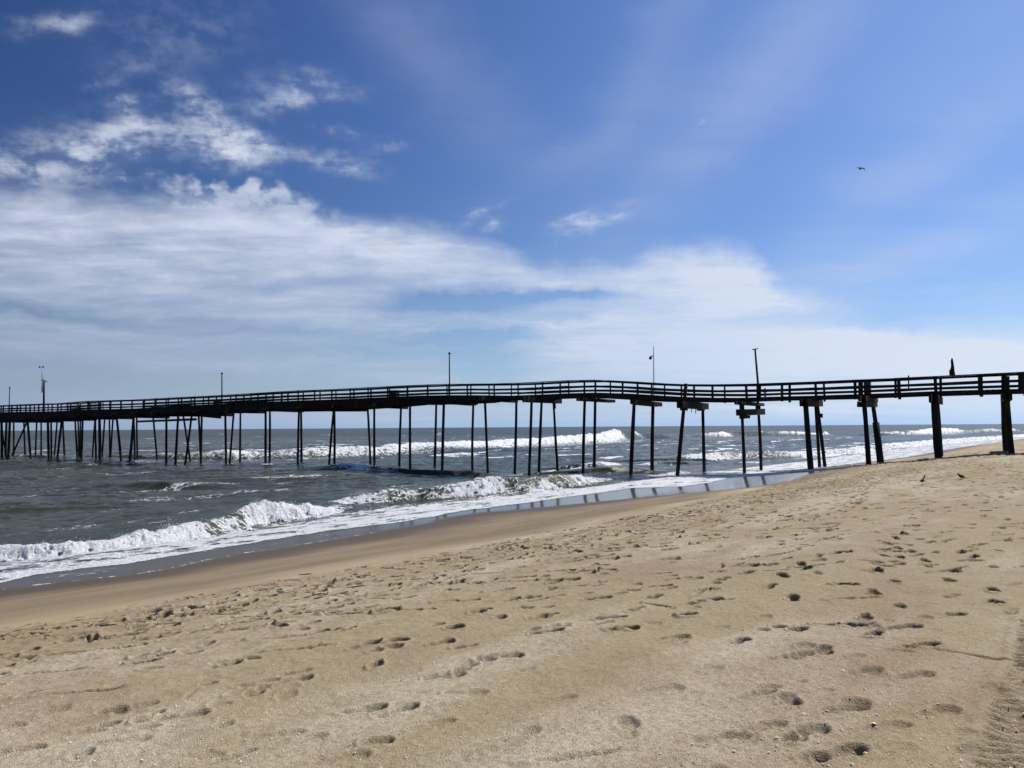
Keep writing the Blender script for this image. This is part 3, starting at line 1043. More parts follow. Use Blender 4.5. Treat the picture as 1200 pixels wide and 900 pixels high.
# piles: (x_top, y_top, x_bot, y_bot, width_px, row offset, taper)
PILES = [
    (1179.5, 462, 1186.5, 534, 6.6, 0), (1175.6, 462, 1179.5, 528.5, 6.2, W_PILE),
    (1094.8, 464, 1101, 539.5, 8.2, 0), (1097.5, 466, 1102.5, 536, 6.0, W_PILE),
    (1012.2, 466, 1017.6, 545.3, 5.7, 0), (1022, 466, 1031.6, 541, 5.2, W_PILE),
    (943.6, 468, 950.4, 550.5, 6.8, 0), (955.5, 470, 960.3, 545.7, 3.8, W_PILE), (957.5, 470, 966.5, 545.5, 4.0, W_PILE + .5),
    (869, 472, 872.3, 554, 3.5, 0), (888, 471, 891.3, 549.7, 3.4, W_PILE),
    (804, 449.5, 794, 555, 4.6, 0), (823.5, 474, 825.3, 550, 4.0, W_PILE),
    (743.3, 469, 739.6, 548.5, 4.7, 0), (765.2, 472, 764.3, 547, 4.4, W_PILE),
    (685.4, 467, 684, 553.5, 3.7, 0), (697.5, 469, 696, 552.5, 3.6, W_PILE - .9),
    (623, 468, 620, 555, 3.5, 0), (634.8, 468, 632, 556, 3.4, 1.6), (648.6, 469, 653.6, 551, 3.1, W_PILE),
    (605.2, 468, 603, 547.5, 3.4, W_PILE), (568.2, 466, 572, 558, 3.2, 0),
    (554.8, 471, 553.7, 541, 2.9, W_PILE), (520.2, 470, 518.4, 547, 3.5, 0), (511.2, 471, 509.5, 539, 2.9, W_PILE),
    (480.5, 470, 480.7, 544, 3.1, 0), (470.2, 472, 468.3, 541, 3.0, W_PILE - .8),
    (438.6, 472, 438.8, 542, 3.0, 0), (430.6, 474, 433.7, 542, 2.8, W_PILE),
    (391.3, 476, 386, 543.5, 2.8, 0), (391.8, 476, 391.6, 543, 3.0, W_PILE),
    (350.4, 477, 349.4, 544, 2.8, 0), (352.8, 477, 353.4, 544, 2.9, W_PILE),
    (311.2, 477, 311, 545, 3.1, 0), (316.3, 477, 315.5, 544, 2.8, W_PILE),
    (263.8, 479, 264.5, 544, 2.8, 0), (274.2, 480, 269.2, 544, 2.6, .9), (281.8, 480, 281.3, 542, 2.5, W_PILE),
    (225.6, 480, 217, 543.5, 2.7, 0), (232.4, 480, 235, 541.5, 2.7, 0), (236.6, 480, 235.2, 541.5, 2.6, W_PILE), (214, 482, 223.2, 541, 2.5, W_PILE),
    (209.2, 482, 206, 543, 3.0, 0), (195, 482, 194.5, 543.5, 2.9, .5), (179, 484, 184, 539.5, 2.4, W_PILE),
    (157, 484, 151.6, 544, 3.2, 0), (156.4, 484, 157.6, 541, 2.4, 1.8), (160.2, 485, 161.6, 538, 2.3, W_PILE),
    (136, 484, 142, 543.5, 2.8, 0), (128, 484, 129, 538, 2.0, W_PILE), (133, 484, 130, 538, 2.2, W_PILE),
    (116.4, 486, 117, 543.5, 3.6, 0), (111.6, 487, 113.2, 542.5, 2.4, 0), (123, 486, 119, 541, 2.2, W_PILE), (111.6, 488, 108.2, 540, 2.0, W_PILE),
    (97, 487, 95, 542.5, 2.6, 0), (87.6, 487, 91, 542, 2.3, 0), (91.2, 488, 92.4, 541, 2.0, W_PILE), (94.2, 488, 94.2, 541, 2.0, W_PILE),
    (73, 488, 67, 540, 2.7, 0), (73.4, 488, 76, 538.5, 2.3, W_PILE), (67.2, 489, 63.4, 534, 2.0, W_PILE),
    (56, 489, 57.6, 539.5, 3.0, 0), (59.8, 490, 60.4, 539, 2.2, .8), (48.2, 490, 48, 534, 2.0, W_PILE), (43.2, 490, 41.2, 534, 2.0, W_PILE),
    (32, 490, 36, 540, 2.7, 0), (28, 491, 30, 536.5, 2.2, W_PILE),
    (11.6, 491, 9.6, 538.5, 2.9, 0), (16, 491, 16.2, 538.5, 2.1, W_PILE), (1.6, 491, 2, 537, 3.0, 0), (-3, 491, -1, 536, 2.2, W_PILE),
]


def pile(a, b_, r, name='pile', mat=M_PILE):
    bm = bmesh.new()
    m_ = 7
    pts, rad = [], []
    bend = Vector((random.uniform(-.05, .05), random.uniform(-.05, .05), 0))
    for i in range(m_ + 1):
        f = i / m_
        pts.append(a.lerp(b_, f) + bend * math.sin(f * math.pi))
        rad.append(r * (.88 + .2 * f) * random.uniform(.96, 1.04))
    tube(bm, pts, rad, 12, .06)
    return link(name, bm, mat, pier, True)


PILE_XY = []
for xt, yt, xb, yb, wpx, o_ in PILES:
    a, c = on_plane(xt, yt, o_), on_plane(xb, yb, o_)
    dep_ = c.y
    r = max(.11, wpx * dep_ / F / 2 * .98)
    dirn = (c - a).normalized()
    low = c + dirn * (1.2 if c.z > .5 else 2.6)
    pile(a, low, r)
    PILE_XY.append((c.x, c.y, c.z))
tt = T_MAX + 6                               # the pier goes on out to sea, outside the picture
while tt < T1 - 2:
    for o_ in (0, W_PILE):
        a = at(tt + random.uniform(-.3, .3), o_, zd(tt) - .5)
        c = at(tt + random.uniform(-.8, .8), o_, -2.6)
        pile(a, c, .17)
    tt += 7.0
for tt in (T_MIN - 3.5, T_MIN - 10):
    for o_ in (0, W_PILE):
        pile(at(tt, o_, zd(tt) - .1), at(tt - .3, o_, .9), .21)

# pile sleeve on one far pile, with its step
bm = bmesh.new()
a, c = on_plane(1026.3, 495, W_PILE - .02), on_plane(1031.8, 541, W_PILE - .02)
tube(bm, [a, c + (c - a).normalized() * 1.0], [.21, .23], 12, .03)
link('pile_sleeve', bm, M_PILE, pier, True)

# caps: (x near pile, y_top, y_bot, near overhang, far overhang)
CAPS = [(1179.5, 459.7, 469, .9, .6), (1095, 463, 472, 1.0, .5), (1012.6, 463.5, 476.5, 1.0, .8), (943.8, 467.3, 475.7, .6, .5), (869.2, 470.6, 474.4, .9, 1.0),
        (802, 470.6, 478.5, .9, .7), (743.2, 469, 474.5, .3, .9), (685.4, 466.3, 470.2, .9, 1.0), (623, 465, 471.5, .9, .6), (568.3, 464.5, 470, .7, .6),
        (520.2, 468, 473.6, .5, .5), (480.5, 468, 473, .5, .5), (438.6, 472, 478, .5, .5), (391.5, 475, 482, .4, .6), (352.5, 475, 482, .4, .5),
        (313, 477, 482.2, .4, .4), (268, 479, 484, .6, .5), (232, 480, 487.5, .6, .5), (206, 482, 488, .5, .5), (180, 483, 488, .5, .5), (158, 484, 490, .5, .5),
        (136, 484, 489.5, .5, .5), (115, 486, 491, .5, .5), (94, 487, 491.5, .5, .5), (72, 488, 493, .5, .5), (57, 489, 494, .5, .5), (32, 490, 495, .5, .5), (8, 491, 495, .5, .5)]
for xn, y0, y1, oa, ob in CAPS:
    t0_, za = tz(xn, y0, 0)
    zc = tz(xn, y1, 0)[1]
    bm = bmesh.new()
    h = za - zc
    tl = random.uniform(-.05, .05)
    two = h > .5
    hs = h / 2 - .01 if two else h
    for lev in range(2 if two else 1):
        zz = za - hs / 2 - lev * (hs + .015)
        for dx in (-.17, .17):
            beam(bm, at(t0_ + dx + lev * .06, -oa + random.uniform(-.2, .1) + lev * .25, zz + tl), at(t0_ + dx, W_PILE + ob + random.uniform(-.2, .2) - lev * .3, zz - tl), .15, hs, jit=.012)
    link('pile_cap', bm, M_CAP, pier)

# sister timbers, walers and odd repairs
def timber(x0, y0, o0, x1, y1, o1, w, h, name='timber', mat=M_CAP):
    bm = bmesh.new()
    beam(bm, on_plane(x0, y0, o0), on_plane(x1, y1, o1), w, h, jit=.015)
    return link(name, bm, mat, pier)


timber(865, 483.5, -.6, 894.5, 482.5, W_PILE + .7, .3, .42)
timber(868.5, 488.8, -.4, 877, 488.6, .9, .26, .22)
timber(888.2, 474, W_PILE - .1, 888.4, 480, W_PILE - .1, .3, .3)
timber(869.2, 474, 0.02, 869.6, 480, .02, .28, .28)
timber(799, 479.6, -.1, 803.5, 479.4, .5, .3, .18)
timber(819.5, 480, W_PILE - .5, 824, 479.8, W_PILE + .2, .3, .2)
timber(744.5, 471.5, .3, 768, 474, W_PILE + .4, .4, .34)
timber(961, 487, W_PILE + .3, 961.6, 487, W_PILE + .55, .3, .3)
timber(516.5, 469.4, -.1, 560, 471.2, -.1, .12, .42, 'timber')
timber(477, 469.6, -.1, 514.5, 471.2, -.1, .12, .4, 'timber')
timber(356, 475.5, -.1, 395.5, 478.8, -.1, .12, .55, 'timber')
timber(160.5, 494, -.25, 230, 491.4, -.25, .1, .24, 'waler')
timber(231, 486.4, -.3, 259, 488.7, -.3, .1, .32, 'waler')
timber(190, 482.4, -.3, 284.5, 483.6, -.3, .1, .16, 'waler')
timber(110, 487.8, -.3, 160, 488.3, -.3, .1, .24, 'waler')
timber(-10, 494.2, -.3, 58, 494.2, -.3, .1, .26, 'waler')
timber(52, 494.4, W_PILE + .3, 110, 489.6, W_PILE + .3, .1, .2, 'waler')
timber(31.5, 495, -.24, 14, 534, -.24, .1, .2, 'cross_brace')
timber(1.5, 500, -.2, 8, 539, -.2, .1, .2, 'cross_brace')
timber(649.5, 472, W_PILE - .25, 650.2, 479, W_PILE - .25, .2, .2, 'cross_brace')
# splinters hanging under one cap
bm = bmesh.new()
for x0, x1, y1 in ((806, 805.5, 482), (810, 810.5, 483.5), (814.5, 815.5, 485), (817, 816.5, 481.5)):
    beam(bm, on_plane(x0, 477, 2.0), on_plane(x1, y1, 2.0), .04, .05)
link('splinter', bm, M_CAP, pier)
# tall posts that rise past the deck
for x, o_, ya, yb_, w in ((1178.4, .5, 441, 462, .3), (1198, .5, 437, 458, .3), (1008.6, .5, 446, 464, .22), (1147.6, O_RAIL1, 440, 458, .12), (1053, .62, 444, 461.5, .14), (1064.7, .6, 440, 458, .06), (890.6, 1.0, 450.5, 466, .12)):
    bm = bmesh.new()
    beam(bm, on_plane(x, yb_, o_), on_plane(x, ya, o_), w, w, jit=.01)
    link('tall_post', bm, M_PILE, pier)
# close pickets on a short stretch far out
bm = bmesh.new()
for i in range(12):
    x = 104.5 + i * 1.5
    beam(bm, on_plane(x, 480, O_RAIL0 + .1), on_plane(x, 471, O_RAIL0 + .1), .07, .03)
link('picket_panel', bm, M_RAIL, pier)

# ------------------------------------------------------------------ things on the pier
GL = 'lamp poles along the pier'


def lamp_pole(xb, xt, yt, wpx, o_, label, head='cap'):
    tt = tz(xb, 460, o_)[0]
    base = at(tt, o_, zd(tt))
    top_ = on_plane(xt, yt, o_)
    root = empty('lamp_pole', base)
    tag(root, label, 'lamp pole', GL)
    r = wpx * base.y / F / 2
    bm = bmesh.new()
    tube(bm, [base, base.lerp(top_, .5), top_], [r, r * .9, r * .8], 10, .02)
    link('pole', bm, M_METAL if head == 'arm' else M_PILE, root, True)
    bm = bmesh.new()
    if head == 'cap':
        tube(bm, [top_ - Vector((0, 0, .05)), top_ + Vector((0, 0, .09))], [r * 1.7, r * 1.7], 10)
        link('cap', bm, M_PILE, root)
    elif head == 'tee':
        beam(bm, on_plane(xt - 3.6, yt + .6, o_), on_plane(xt + 3.6, yt - .8, o_), .06, .06)
        link('crossbar', bm, M_METAL, root)
    return root, r


lamp_pole(11.3, 11.3, 454.5, 1.1, .9, 'plain pole on the outermost stretch of railing, left of the weather mast')
lamp_pole(260.3, 260, 437.8, 1.5, O_RAIL0 + .25, 'shortest dark pole with a small cap on the sloping stretch of the pier')
lamp_pole(526.8, 526.6, 414.3, 1.7, O_RAIL0 + .25, 'straight dark pole with a flat cap, alone near the middle of the pier')
r_, rad_ = lamp_pole(766.2, 765.8, 405.5, 1.1, O_RAIL1 - .2, 'thin grey metal pole with a small lamp on a short bracket arm', 'arm')
o_ = O_RAIL1 - .2
bm = bmesh.new()
tube(bm, [on_plane(766.2, 417.6, o_), on_plane(764.2, 417.2, o_), on_plane(762.6, 417.8, o_)], [.04, .04, .04], 8)
arm = link('bracket_arm', bm, M_METAL, r_)
bm = bmesh.new()
tube(bm, [on_plane(762.6, 417.5, o_), on_plane(762.4, 419.2, o_), on_plane(761.8, 421.2, o_)], [.06, .12, .1], 10)
link('lamp_head', bm, M_BIN, r_)
lamp_pole(889.5, 884.8, 409.2, 2.6, O_RAIL0 + .3, 'thick dark pole leaning left with a thin crossbar on its top', 'tee')

# weather mast
o_ = .9
tt = tz(51.6, 470, o_)[0]
base = at(tt, o_, zd(tt))
root = empty('weather_mast', base)
tag(root, 'slim weather mast with instruments and a tilted panel on the outer part of the pier', 'weather mast')
bm = bmesh.new()
tube(bm, [base, on_plane(51.5, 447, o_)], [.13, .11], 10)
link('pole', bm, M_PILE, root, True)
bm = bmesh.new()
tube(bm, [on_plane(49.3, 460, o_ - .2), on_plane(49.5, 429.5, o_ - .2)], [.05, .045], 8)
link('instrument_tube', bm, M_METAL, root, True)
bm = bmesh.new()
beam(bm, on_plane(46.3, 430, o_ - .2), on_plane(51.2, 430.2, o_ - .2), .05, .06)
for x in (46.3, 50.9):
    tube(bm, [on_plane(x, 431, o_ - .2), on_plane(x, 429, o_ - .2)], [.1, .09], 8)
link('wind_sensor', bm, M_METAL, root)
bm = bmesh.new()
beam(bm, on_plane(50, 445, o_ - .3), on_plane(54, 447.4, o_ - .1), .5, .06)
link('solar_panel', bm, M_BIN, root)
bm = bmesh.new()
beam(bm, on_plane(49.2, 452.5, o_ - .2), on_plane(49.3, 459.5, o_ - .2), .1, .1)
link('instrument_box', bm, M_METAL, root)

# splintered post stub standing over the railing
bm = bmesh.new()
o_ = O_RAIL0 - .02
outline = [(1112.6, 440), (1112.3, 434.5), (1113.9, 432.3), (1114.5, 428.6), (1114.1, 423), (1115.4, 418.6), (1116.7, 421), (1117.4, 425), (1118.3, 431), (1118.6, 434.5), (1119.6, 440)]
fr, bk = [], []
cen = on_plane(1116, 431, o_)
for x, y in outline:
    p = on_plane(x, y, o_)
    tap = max(.15, min(1, (y - 417) / 12))
    fr.append(bm.verts.new(p - PN * .13 * tap))
    bk.append(bm.verts.new(p + PN * .13 * tap))
bm.faces.new(fr)
bm.faces.new(bk[::-1])
for i in range(len(fr)):
    j = (i + 1) % len(fr)
    bm.faces.new((fr[i], bk[i], bk[j], fr[j]))
o = link('broken_post', bm, M_PILE)
rebase(o)
tag(o, 'jagged dark post stub tapering to a point above the top rail', 'post stub')

# boxes and a red marker on the deck
def deck_box(x0, x1, y0, o_, name, label, cat, mat):
    ta, tb = tz(x0, 460, o_)[0], tz(x1, 460, o_)[0]
    tm = (ta + tb) / 2
    root = empty(name, at(tm, o_, zd(tm)))
    tag(root, label, cat)
    ztop = tz((x0 + x1) / 2, y0, o_)[1]
    bm = bmesh.new()
    hw = abs(ta - tb) / 2
    beam(bm, at(tm - hw, o_, (zd(tm) + ztop - .08) / 2), at(tm + hw, o_, (zd(tm) + ztop - .08) / 2), .55, ztop - .08 - zd(tm))
    bmesh.ops.bevel(bm, geom=bm.edges, offset=.02, segments=2, affect='EDGES')
    link('body', bm, mat, root)
    bm = bmesh.new()
    beam(bm, at(tm - hw - .04, o_, ztop - .04), at(tm + hw + .04, o_, ztop - .04), .62, .075)
    bmesh.ops.bevel(bm, geom=bm.edges, offset=.02, segments=2, affect='EDGES')
    link('lid', bm, mat, root)


deck_box(1013, 1020.6, 446, 1.1, 'deck_bin', 'dark upright bin behind the railing above the thick stacked pile cap', 'bin', M_BIN)
deck_box(458, 466, 457.4, 1.1, 'deck_bench', 'low dark box bench behind the railing left of the straight capped pole', 'bench', M_BIN)
deck_box(252.5, 257, 468, 1.1, 'deck_bin', 'small dark bin behind the railing next to the shortest pole', 'bin', M_BIN)
tt = tz(896.5, 460, 1.2)[0]
root = empty('marker_post', at(tt, 1.2, zd(tt)))
tag(root, 'short red marker post behind the railing right of the leaning pole', 'marker post')
bm = bmesh.new()
beam(bm, at(tt, 1.2, zd(tt)), at(tt, 1.2, zd(tt) + .62), .09, .09)
link('shaft', bm, M_RED, root)
bm = bmesh.new()
beam(bm, at(tt - .14, 1.2, zd(tt) + .42), at(tt + .14, 1.2, zd(tt) + .42), .06, .2)
link('plate', bm, M_RED, root)

# fallen plank against the last pile
bm = bmesh.new()
a, c = hit_beach(1163, 531.5), on_plane(1182.5, 529.2, .6)
a.z = float(base_z(np.array(a.x), np.array(a.y))) + .08
beam(bm, a, c, .32, .12, jit=.02)
o = link('fallen_plank', bm, M_DRIFT)
rebase(o)
tag(o, 'pale fallen plank lying on the sand against the foot of a pile', 'plank')

# ------------------------------------------------------------------ birds
def sand_z(x, y):
    return float(base_z(np.array(x), np.array(y)))


def bird(name, px, py, label, heading, pts, rad, legs, scale, mat):
    p = hit_beach(px, py)
    h = Vector((math.cos(heading), math.sin(heading), 0))
    z0 = p.z
    bm = bmesh.new()

    def w(q):
        return Vector((p.x, p.y, z0)) + h * q[0] * scale + Vector((0, 0, q[1] * scale))
    tube(bm, [w(q) for q in pts], [r * scale for r in rad], 12)
    sd = h.cross(Vector((0, 0, 1)))
    for sg in (-1, 1):
        kx, kz = legs
        hip = w((kx, kz)) + sd * sg * .03 * scale
        knee = w((kx - .02, kz * .5)) + sd * sg * .035 * scale
        foot = w((kx, 0.0)) + sd * sg * .035 * scale
        tube(bm, [hip, knee, foot], [.012 * scale, .008 * scale, .008 * scale], 6)
        tube(bm, [foot, foot + h * .06 * scale], [.008 * scale, .004 * scale], 6)
    o = link(name, bm, mat, None, True)
    rebase(o)
    tag(o, label, 'bird', 'birds standing on the sand')
    return o


bird('bird', 1081.4, 567, 'slim dark bird with a raised neck standing on the sand', 0.2,
     [(-.22, .13), (-.15, .16), (-.05, .19), (.04, .23), (.08, .31), (.09, .39), (.10, .45), (.13, .475), (.17, .47), (.24, .455)],
     [.012, .04, .085, .08, .045, .032, .035, .042, .03, .006], (-.02, .13), .5, M_BIRD)
bird('bird', 1126.5, 561.5, 'plump dark bird with its tail low, right of the slimmer bird', math.pi - .3,
     [(-.24, .10), (-.16, .13), (-.06, .17), (.04, .20), (.10, .25), (.13, .30), (.165, .315), (.20, .305), (.26, .29)],
     [.012, .045, .10, .10, .065, .05, .055, .035, .006], (-.0, .12), .5, M_BIRD)

# gull in the air
gd = ray(1008.5, 197.6)
gp = Vector((0, 0, HC)) + gd * 92
g_f = Vector((.35, -.93, .02)).normalized()
g_r = g_f.cross(Vector((0, 0, 1))).normalized()
g_u = g_r.cross(g_f)
bm = bmesh.new()
tube(bm, [gp + g_f * a + g_u * c for a, c in ((-.26, .0), (-.18, .0), (-.05, -.005), (.08, 0), (.16, .015), (.21, .02), (.25, .012), (.3, 0))],
     [.02, .05, .085, .08, .055, .05, .03, .006], 12)
for sg in (-1, 1):
    ch = [(0.04, .0, .12, .05), (.25, .075, .14, .02), (.45, .06, .12, -.02), (.68, -.01, .05, -.08)]
    up_, dn_ = [], []
    for y_, z_, c_, back in ch:
        q = gp + g_r * sg * y_ + g_u * z_ + g_f * back
        up_.append([bm.verts.new(q + g_f * c_ * .8), bm.verts.new(q + g_u * .018), bm.verts.new(q - g_f * c_ * .8), bm.verts.new(q - g_u * .012)])
    for i in range(3):
        for k2 in range(4):
            bm.faces.new((up_[i][k2], up_[i][(k2 + 1) % 4], up_[i + 1][(k2 + 1) % 4], up_[i + 1][k2]))
    bm.faces.new(up_[0][::-1])
    bm.faces.new(up_[-1])
o = link('flying_bird', bm, M_GULL, None, False)
rebase(o)
tag(o, 'bird gliding with spread wings in the open blue sky', 'bird')

# ------------------------------------------------------------------ shell chips
bm = bmesh.new()
cnt = 0
while cnt < 2600:
    r_ = 3.2 * (16 / 3.2) ** random.random()
    a_ = random.uniform(-R(38), R(38))
    x, y = r_ * math.sin(a_), r_ * math.cos(a_)
    ss, nn = to_sn(x, y)
    if nn > 10.5:
        continue
    nz = float(fbm(np.array([ss * .25]), np.array([nn * .6]), 3)[0])
    if random.random() > .25 + .9 * nz + (.35 if a_ > .2 else 0):
        continue
    zc = sand_z(x, y)
    # height of the modelled surface (undulation and prints)
    xa, ya = np.array([x]), np.array([y])
    sa_, na_ = to_sn(xa, ya)
    zc += float((.05 * fbm(sa_ * .16, na_ * .4, 3) + .018 * fbm(sa_ * 1.1, na_ * 1.7, 3))[0]) + float(sample(HM, xa, ya)[0]) + .004
    sz = random.uniform(.003, .009) * (1.6 if random.random() < .06 else 1)
    rot = Euler((random.uniform(-.5, .5), random.uniform(-.5, .5), random.uniform(0, 6.3))).to_matrix()
    vs = [bm.verts.new(Vector((x, y, zc)) + rot @ Vector((math.cos(q) * sz * random.uniform(.6, 1.2), math.sin(q) * sz * random.uniform(.6, 1.2), 0))) for q in (0, 1.3, 2.5, 3.8, 5.1)]
    tp = bm.verts.new(Vector((x, y, zc)) + rot @ Vector((0, 0, sz * .5)))
    for i in range(5):
        bm.faces.new((vs[i], vs[(i + 1) % 5], tp))
    cnt += 1
o = link('shell_fragments', bm, M_SHELL)
tag(o, 'scattered pale broken shell chips on the dry sand', 'shell fragments', None, 'stuff')

# spray thrown up along the breaking crests
bm = bmesh.new()
def drop(p, r):
    vs = [bm.verts.new(p + Vector(q) * r) for q in ((1, 0, 0), (-1, 0, 0), (0, 1, 0), (0, -1, 0), (0, 0, 1), (0, 0, -1))]
    for f in ((0, 2, 4), (2, 1, 4), (1, 3, 4), (3, 0, 4), (2, 0, 5), (1, 2, 5), (3, 1, 5), (0, 3, 5)):
        bm.faces.new([vs[i] for i in f])


for bi, num, hh_, rr_ in ((0, 900, .055, .010), (1, 700, .06, .012)):
    (tab, Lf), Lb, rag = BR[bi]
    k_ = 0
    tries = 0
    while k_ < num and tries < 60000:
        tries += 1
        sx = random.uniform(tab[0, 0], tab[-1, 0])
        fo_ = float(np.interp(sx, tab[:, 0], tab[:, 3]))
        cl_ = float(perlin(np.array([sx * 1.1]), np.array([bi * 7.7]))[0])
        if fo_ < .6 or random.random() > .25 + 1.3 * cl_:
            continue
        A_ = float(np.interp(sx, tab[:, 0], tab[:, 2]))
        nx = float(np.interp(sx, tab[:, 0], tab[:, 1])) + Lf * random.uniform(.1, 1.25)
        zz = .1 + A_ * random.uniform(.75, 1.05) + abs(random.gauss(0, hh_ * (.5 + max(0, cl_))))
        drop(Vector((SV[0] * sx + NV[0] * nx, SV[1] * sx + NV[1] * nx, zz)), rr_ * random.uniform(.4, 1.3))
        k_ += 1
for px_, py_ in ((305, 594), (312, 590), (320, 588), (330, 588), (200, 612), (590, 560)):
    p = hit_z(px_, py_, .6)
    for i in range(70):
        drop(p + Vector((random.gauss(0, .2), random.gauss(0, .2), random.gauss(-.05, .1))), random.uniform(.004, .012))
o = link('sea_spray', bm, plain_mat('white_spray', (.75, .77, .78), .4, 0, .05, 3))
tag(o, 'white spray flying off the breaking wave crests', 'spray', None, 'stuff')

# dry reed stalks and weed shreds left by the tide
def surf(x, y):
    xa, ya = np.array([x]), np.array([y])
    sa_, na_ = to_sn(xa, ya)
    return float(base_z(xa, ya)[0]) + float((.05 * fbm(sa_ * .16, na_ * .4, 3) + .018 * fbm(sa_ * 1.1, na_ * 1.7, 3))[0]) * .9 + float(sample(HM, xa, ya)[0])


bm = bmesh.new()


def stalk(x, y, a_, L, w):
    m_ = 4
    pts = []
    for i in range(m_):
        f = i / (m_ - 1) - .5
        qx, qy = x + math.cos(a_) * L * f + random.gauss(0, .02 * L), y + math.sin(a_) * L * f + random.gauss(0, .02 * L)
        pts.append(Vector((qx, qy, surf(qx, qy) + w * .6)))
    tube(bm, pts, [w * .7, w, w, w * .5], 5, .2)


for i in range(420):
    ss = random.uniform(-6, 62)
    dd = random.choice((random.gauss(10.2, .7), random.gauss(10.4, .4), random.uniform(1, 10), random.uniform(4, 10)))
    if dd > 11.6:
        continue
    nn = dd + float(off(ss))
    x_, y_ = SV[0] * ss + NV[0] * nn, SV[1] * ss + NV[1] * nn
    if math.hypot(x_, y_) < 12.5:
        continue
    stalk(x_, y_, SANG + random.gauss(0, .5) - .7, random.uniform(.06, .3), random.uniform(.003, .009))
for (px_, py_) in ((740, 606), (760, 604), (790, 607), (700, 611), (720, 610), (650, 622), (820, 600), (880, 590), (905, 586), (205, 722), (110, 735), (345, 700), (395, 690)):
    p = hit_beach(px_, py_)
    for i in range(16):
        stalk(p.x + random.gauss(0, .35), p.y + random.gauss(0, .35), random.uniform(0, 6.3), random.uniform(.05, .22), random.uniform(.004, .011))
o = link('wrack_debris', bm, plain_mat('dry_weed', (.055, .042, .028), .8, 0, .4, 8))
tag(o, 'dark reed stalks and weed shreds strewn along the tide line', 'wrack', None, 'stuff')

# ------------------------------------------------------------------ sky and sun
SUN_EL, SUN_AZ = R(49), R(46)           # azimuth measured from +Y (view) towards +X
sd = bpy.data.lights.new('sun', 'SUN')
so = bpy.data.objects.new('sun', sd)
COL.objects.link(so)
sd.energy = 5.0
sd.angle = R(.53)
sd.color = (1.0, .955, .88)
dirv = Vector((math.sin(SUN_AZ) * math.cos(SUN_EL), math.cos(SUN_AZ) * math.cos(SUN_EL), math.sin(SUN_EL)))
so.rotation_euler = dirv.to_track_quat('Z', 'Y').to_euler()
so.location = (40, 10, 60)

world = bpy.data.worlds.new('World')
S.world = world
world.use_nodes = True
t = NT(world.node_tree)
bg = world.node_tree.nodes['Background']
sky = t.n('ShaderNodeTexSky', sky_type='NISHITA')
sky.sun_disc = False
sky.sun_elevation = SUN_EL
sky.sun_rotation = SUN_AZ
sky.air_density = 1.0
sky.dust_density = .25
sky.ozone_density = 3.0
tc = t.n('ShaderNodeTexCoord').outputs['Generated']
dx, dy, dz = t.sep(tc)
azn = t.m('ARCTAN2', dx, dy)
el = t.m('ARCSINE', dz)


def pdir(px, py):
    d = ray(px, py)
    return math.atan2(d.x, d.y), math.asin(d.z)


# domain warp for wispy edges
wn = t.sep(t.noise(t.mapv(tc, (1, 1, 2.0)), 7.0, 5, .55, 0, True))
wn2 = t.sep(t.noise(t.mapv(tc, (1, 1, 1.6)), 30.0, 4, .6, 0, True))
wa = t.add(azn, t.mul(t.sub(wn[0], .5), .08), t.mul(t.sub(wn2[0], .5), .03))
we = t.add(el, t.mul(t.sub(wn[1], .5), .045), t.mul(t.sub(wn2[1], .5), .022))


def curve(x, pts, x0, x1, y0, y1):
    nd = t.n('ShaderNodeFloatCurve')
    t.put(nd.inputs['Value'], t.lin(x, x0, x1, 0, 1))
    cv = nd.mapping.curves[0]
    P = [((a - x0) / (x1 - x0), (c - y0) / (y1 - y0)) for a, c in pts]
    P.sort()
    while len(cv.points) < len(P):
        cv.points.new(.5, .5)
    for q, (a, c) in zip(cv.points, P):
        q.location = (min(max(a, 0), 1), min(max(c, 0), 1))
        q.handle_type = 'AUTO_CLAMPED'
    nd.mapping.update()
    return t.lin(nd.outputs[0], 0, 1, y0, y1)


A0, A1, E0, E1 = -1.2, 1.2, 0.0, .5
top_px = [(0, 212), (60, 214), (150, 222), (240, 222), (320, 222), (370, 246), (450, 258), (520, 266), (575, 282), (640, 300), (720, 298), (790, 278), (860, 276), (895, 305), (930, 335), (1000, 358), (1080, 380), (1200, 384)]
tp = [pdir(*q) for q in top_px]
tp = [(-1.2, tp[0][1] + .02), (-.8, tp[0][1] + .0)] + tp + [(.75, tp[-1][1]), (1.2, tp[-1][1] - .02)]
etop = curve(wa, tp, A0, A1, E0, E1)
below = t.sub(etop, we)                      # > 0 under the bank's upper edge
bank = t.step(below, -.010, .034)


def blob(px, py, w, h, ang=0.0, amp=1.0, soft=1.0):
    a0, e0 = pdir(px, py)
    ca, sa = math.cos(ang), math.sin(ang)
    da, de = t.sub(wa, a0), t.sub(we, e0)
    u = t.mul(t.add(t.mul(da, ca), t.mul(de, sa)), F / w)
    v = t.mul(t.sub(t.mul(de, ca), t.mul(da, sa)), F / h)
    r2 = t.add(t.mul(u, u), t.mul(v, v))
    return t.mul(t.m('EXPONENT', t.mul(r2, -1.0)), amp)


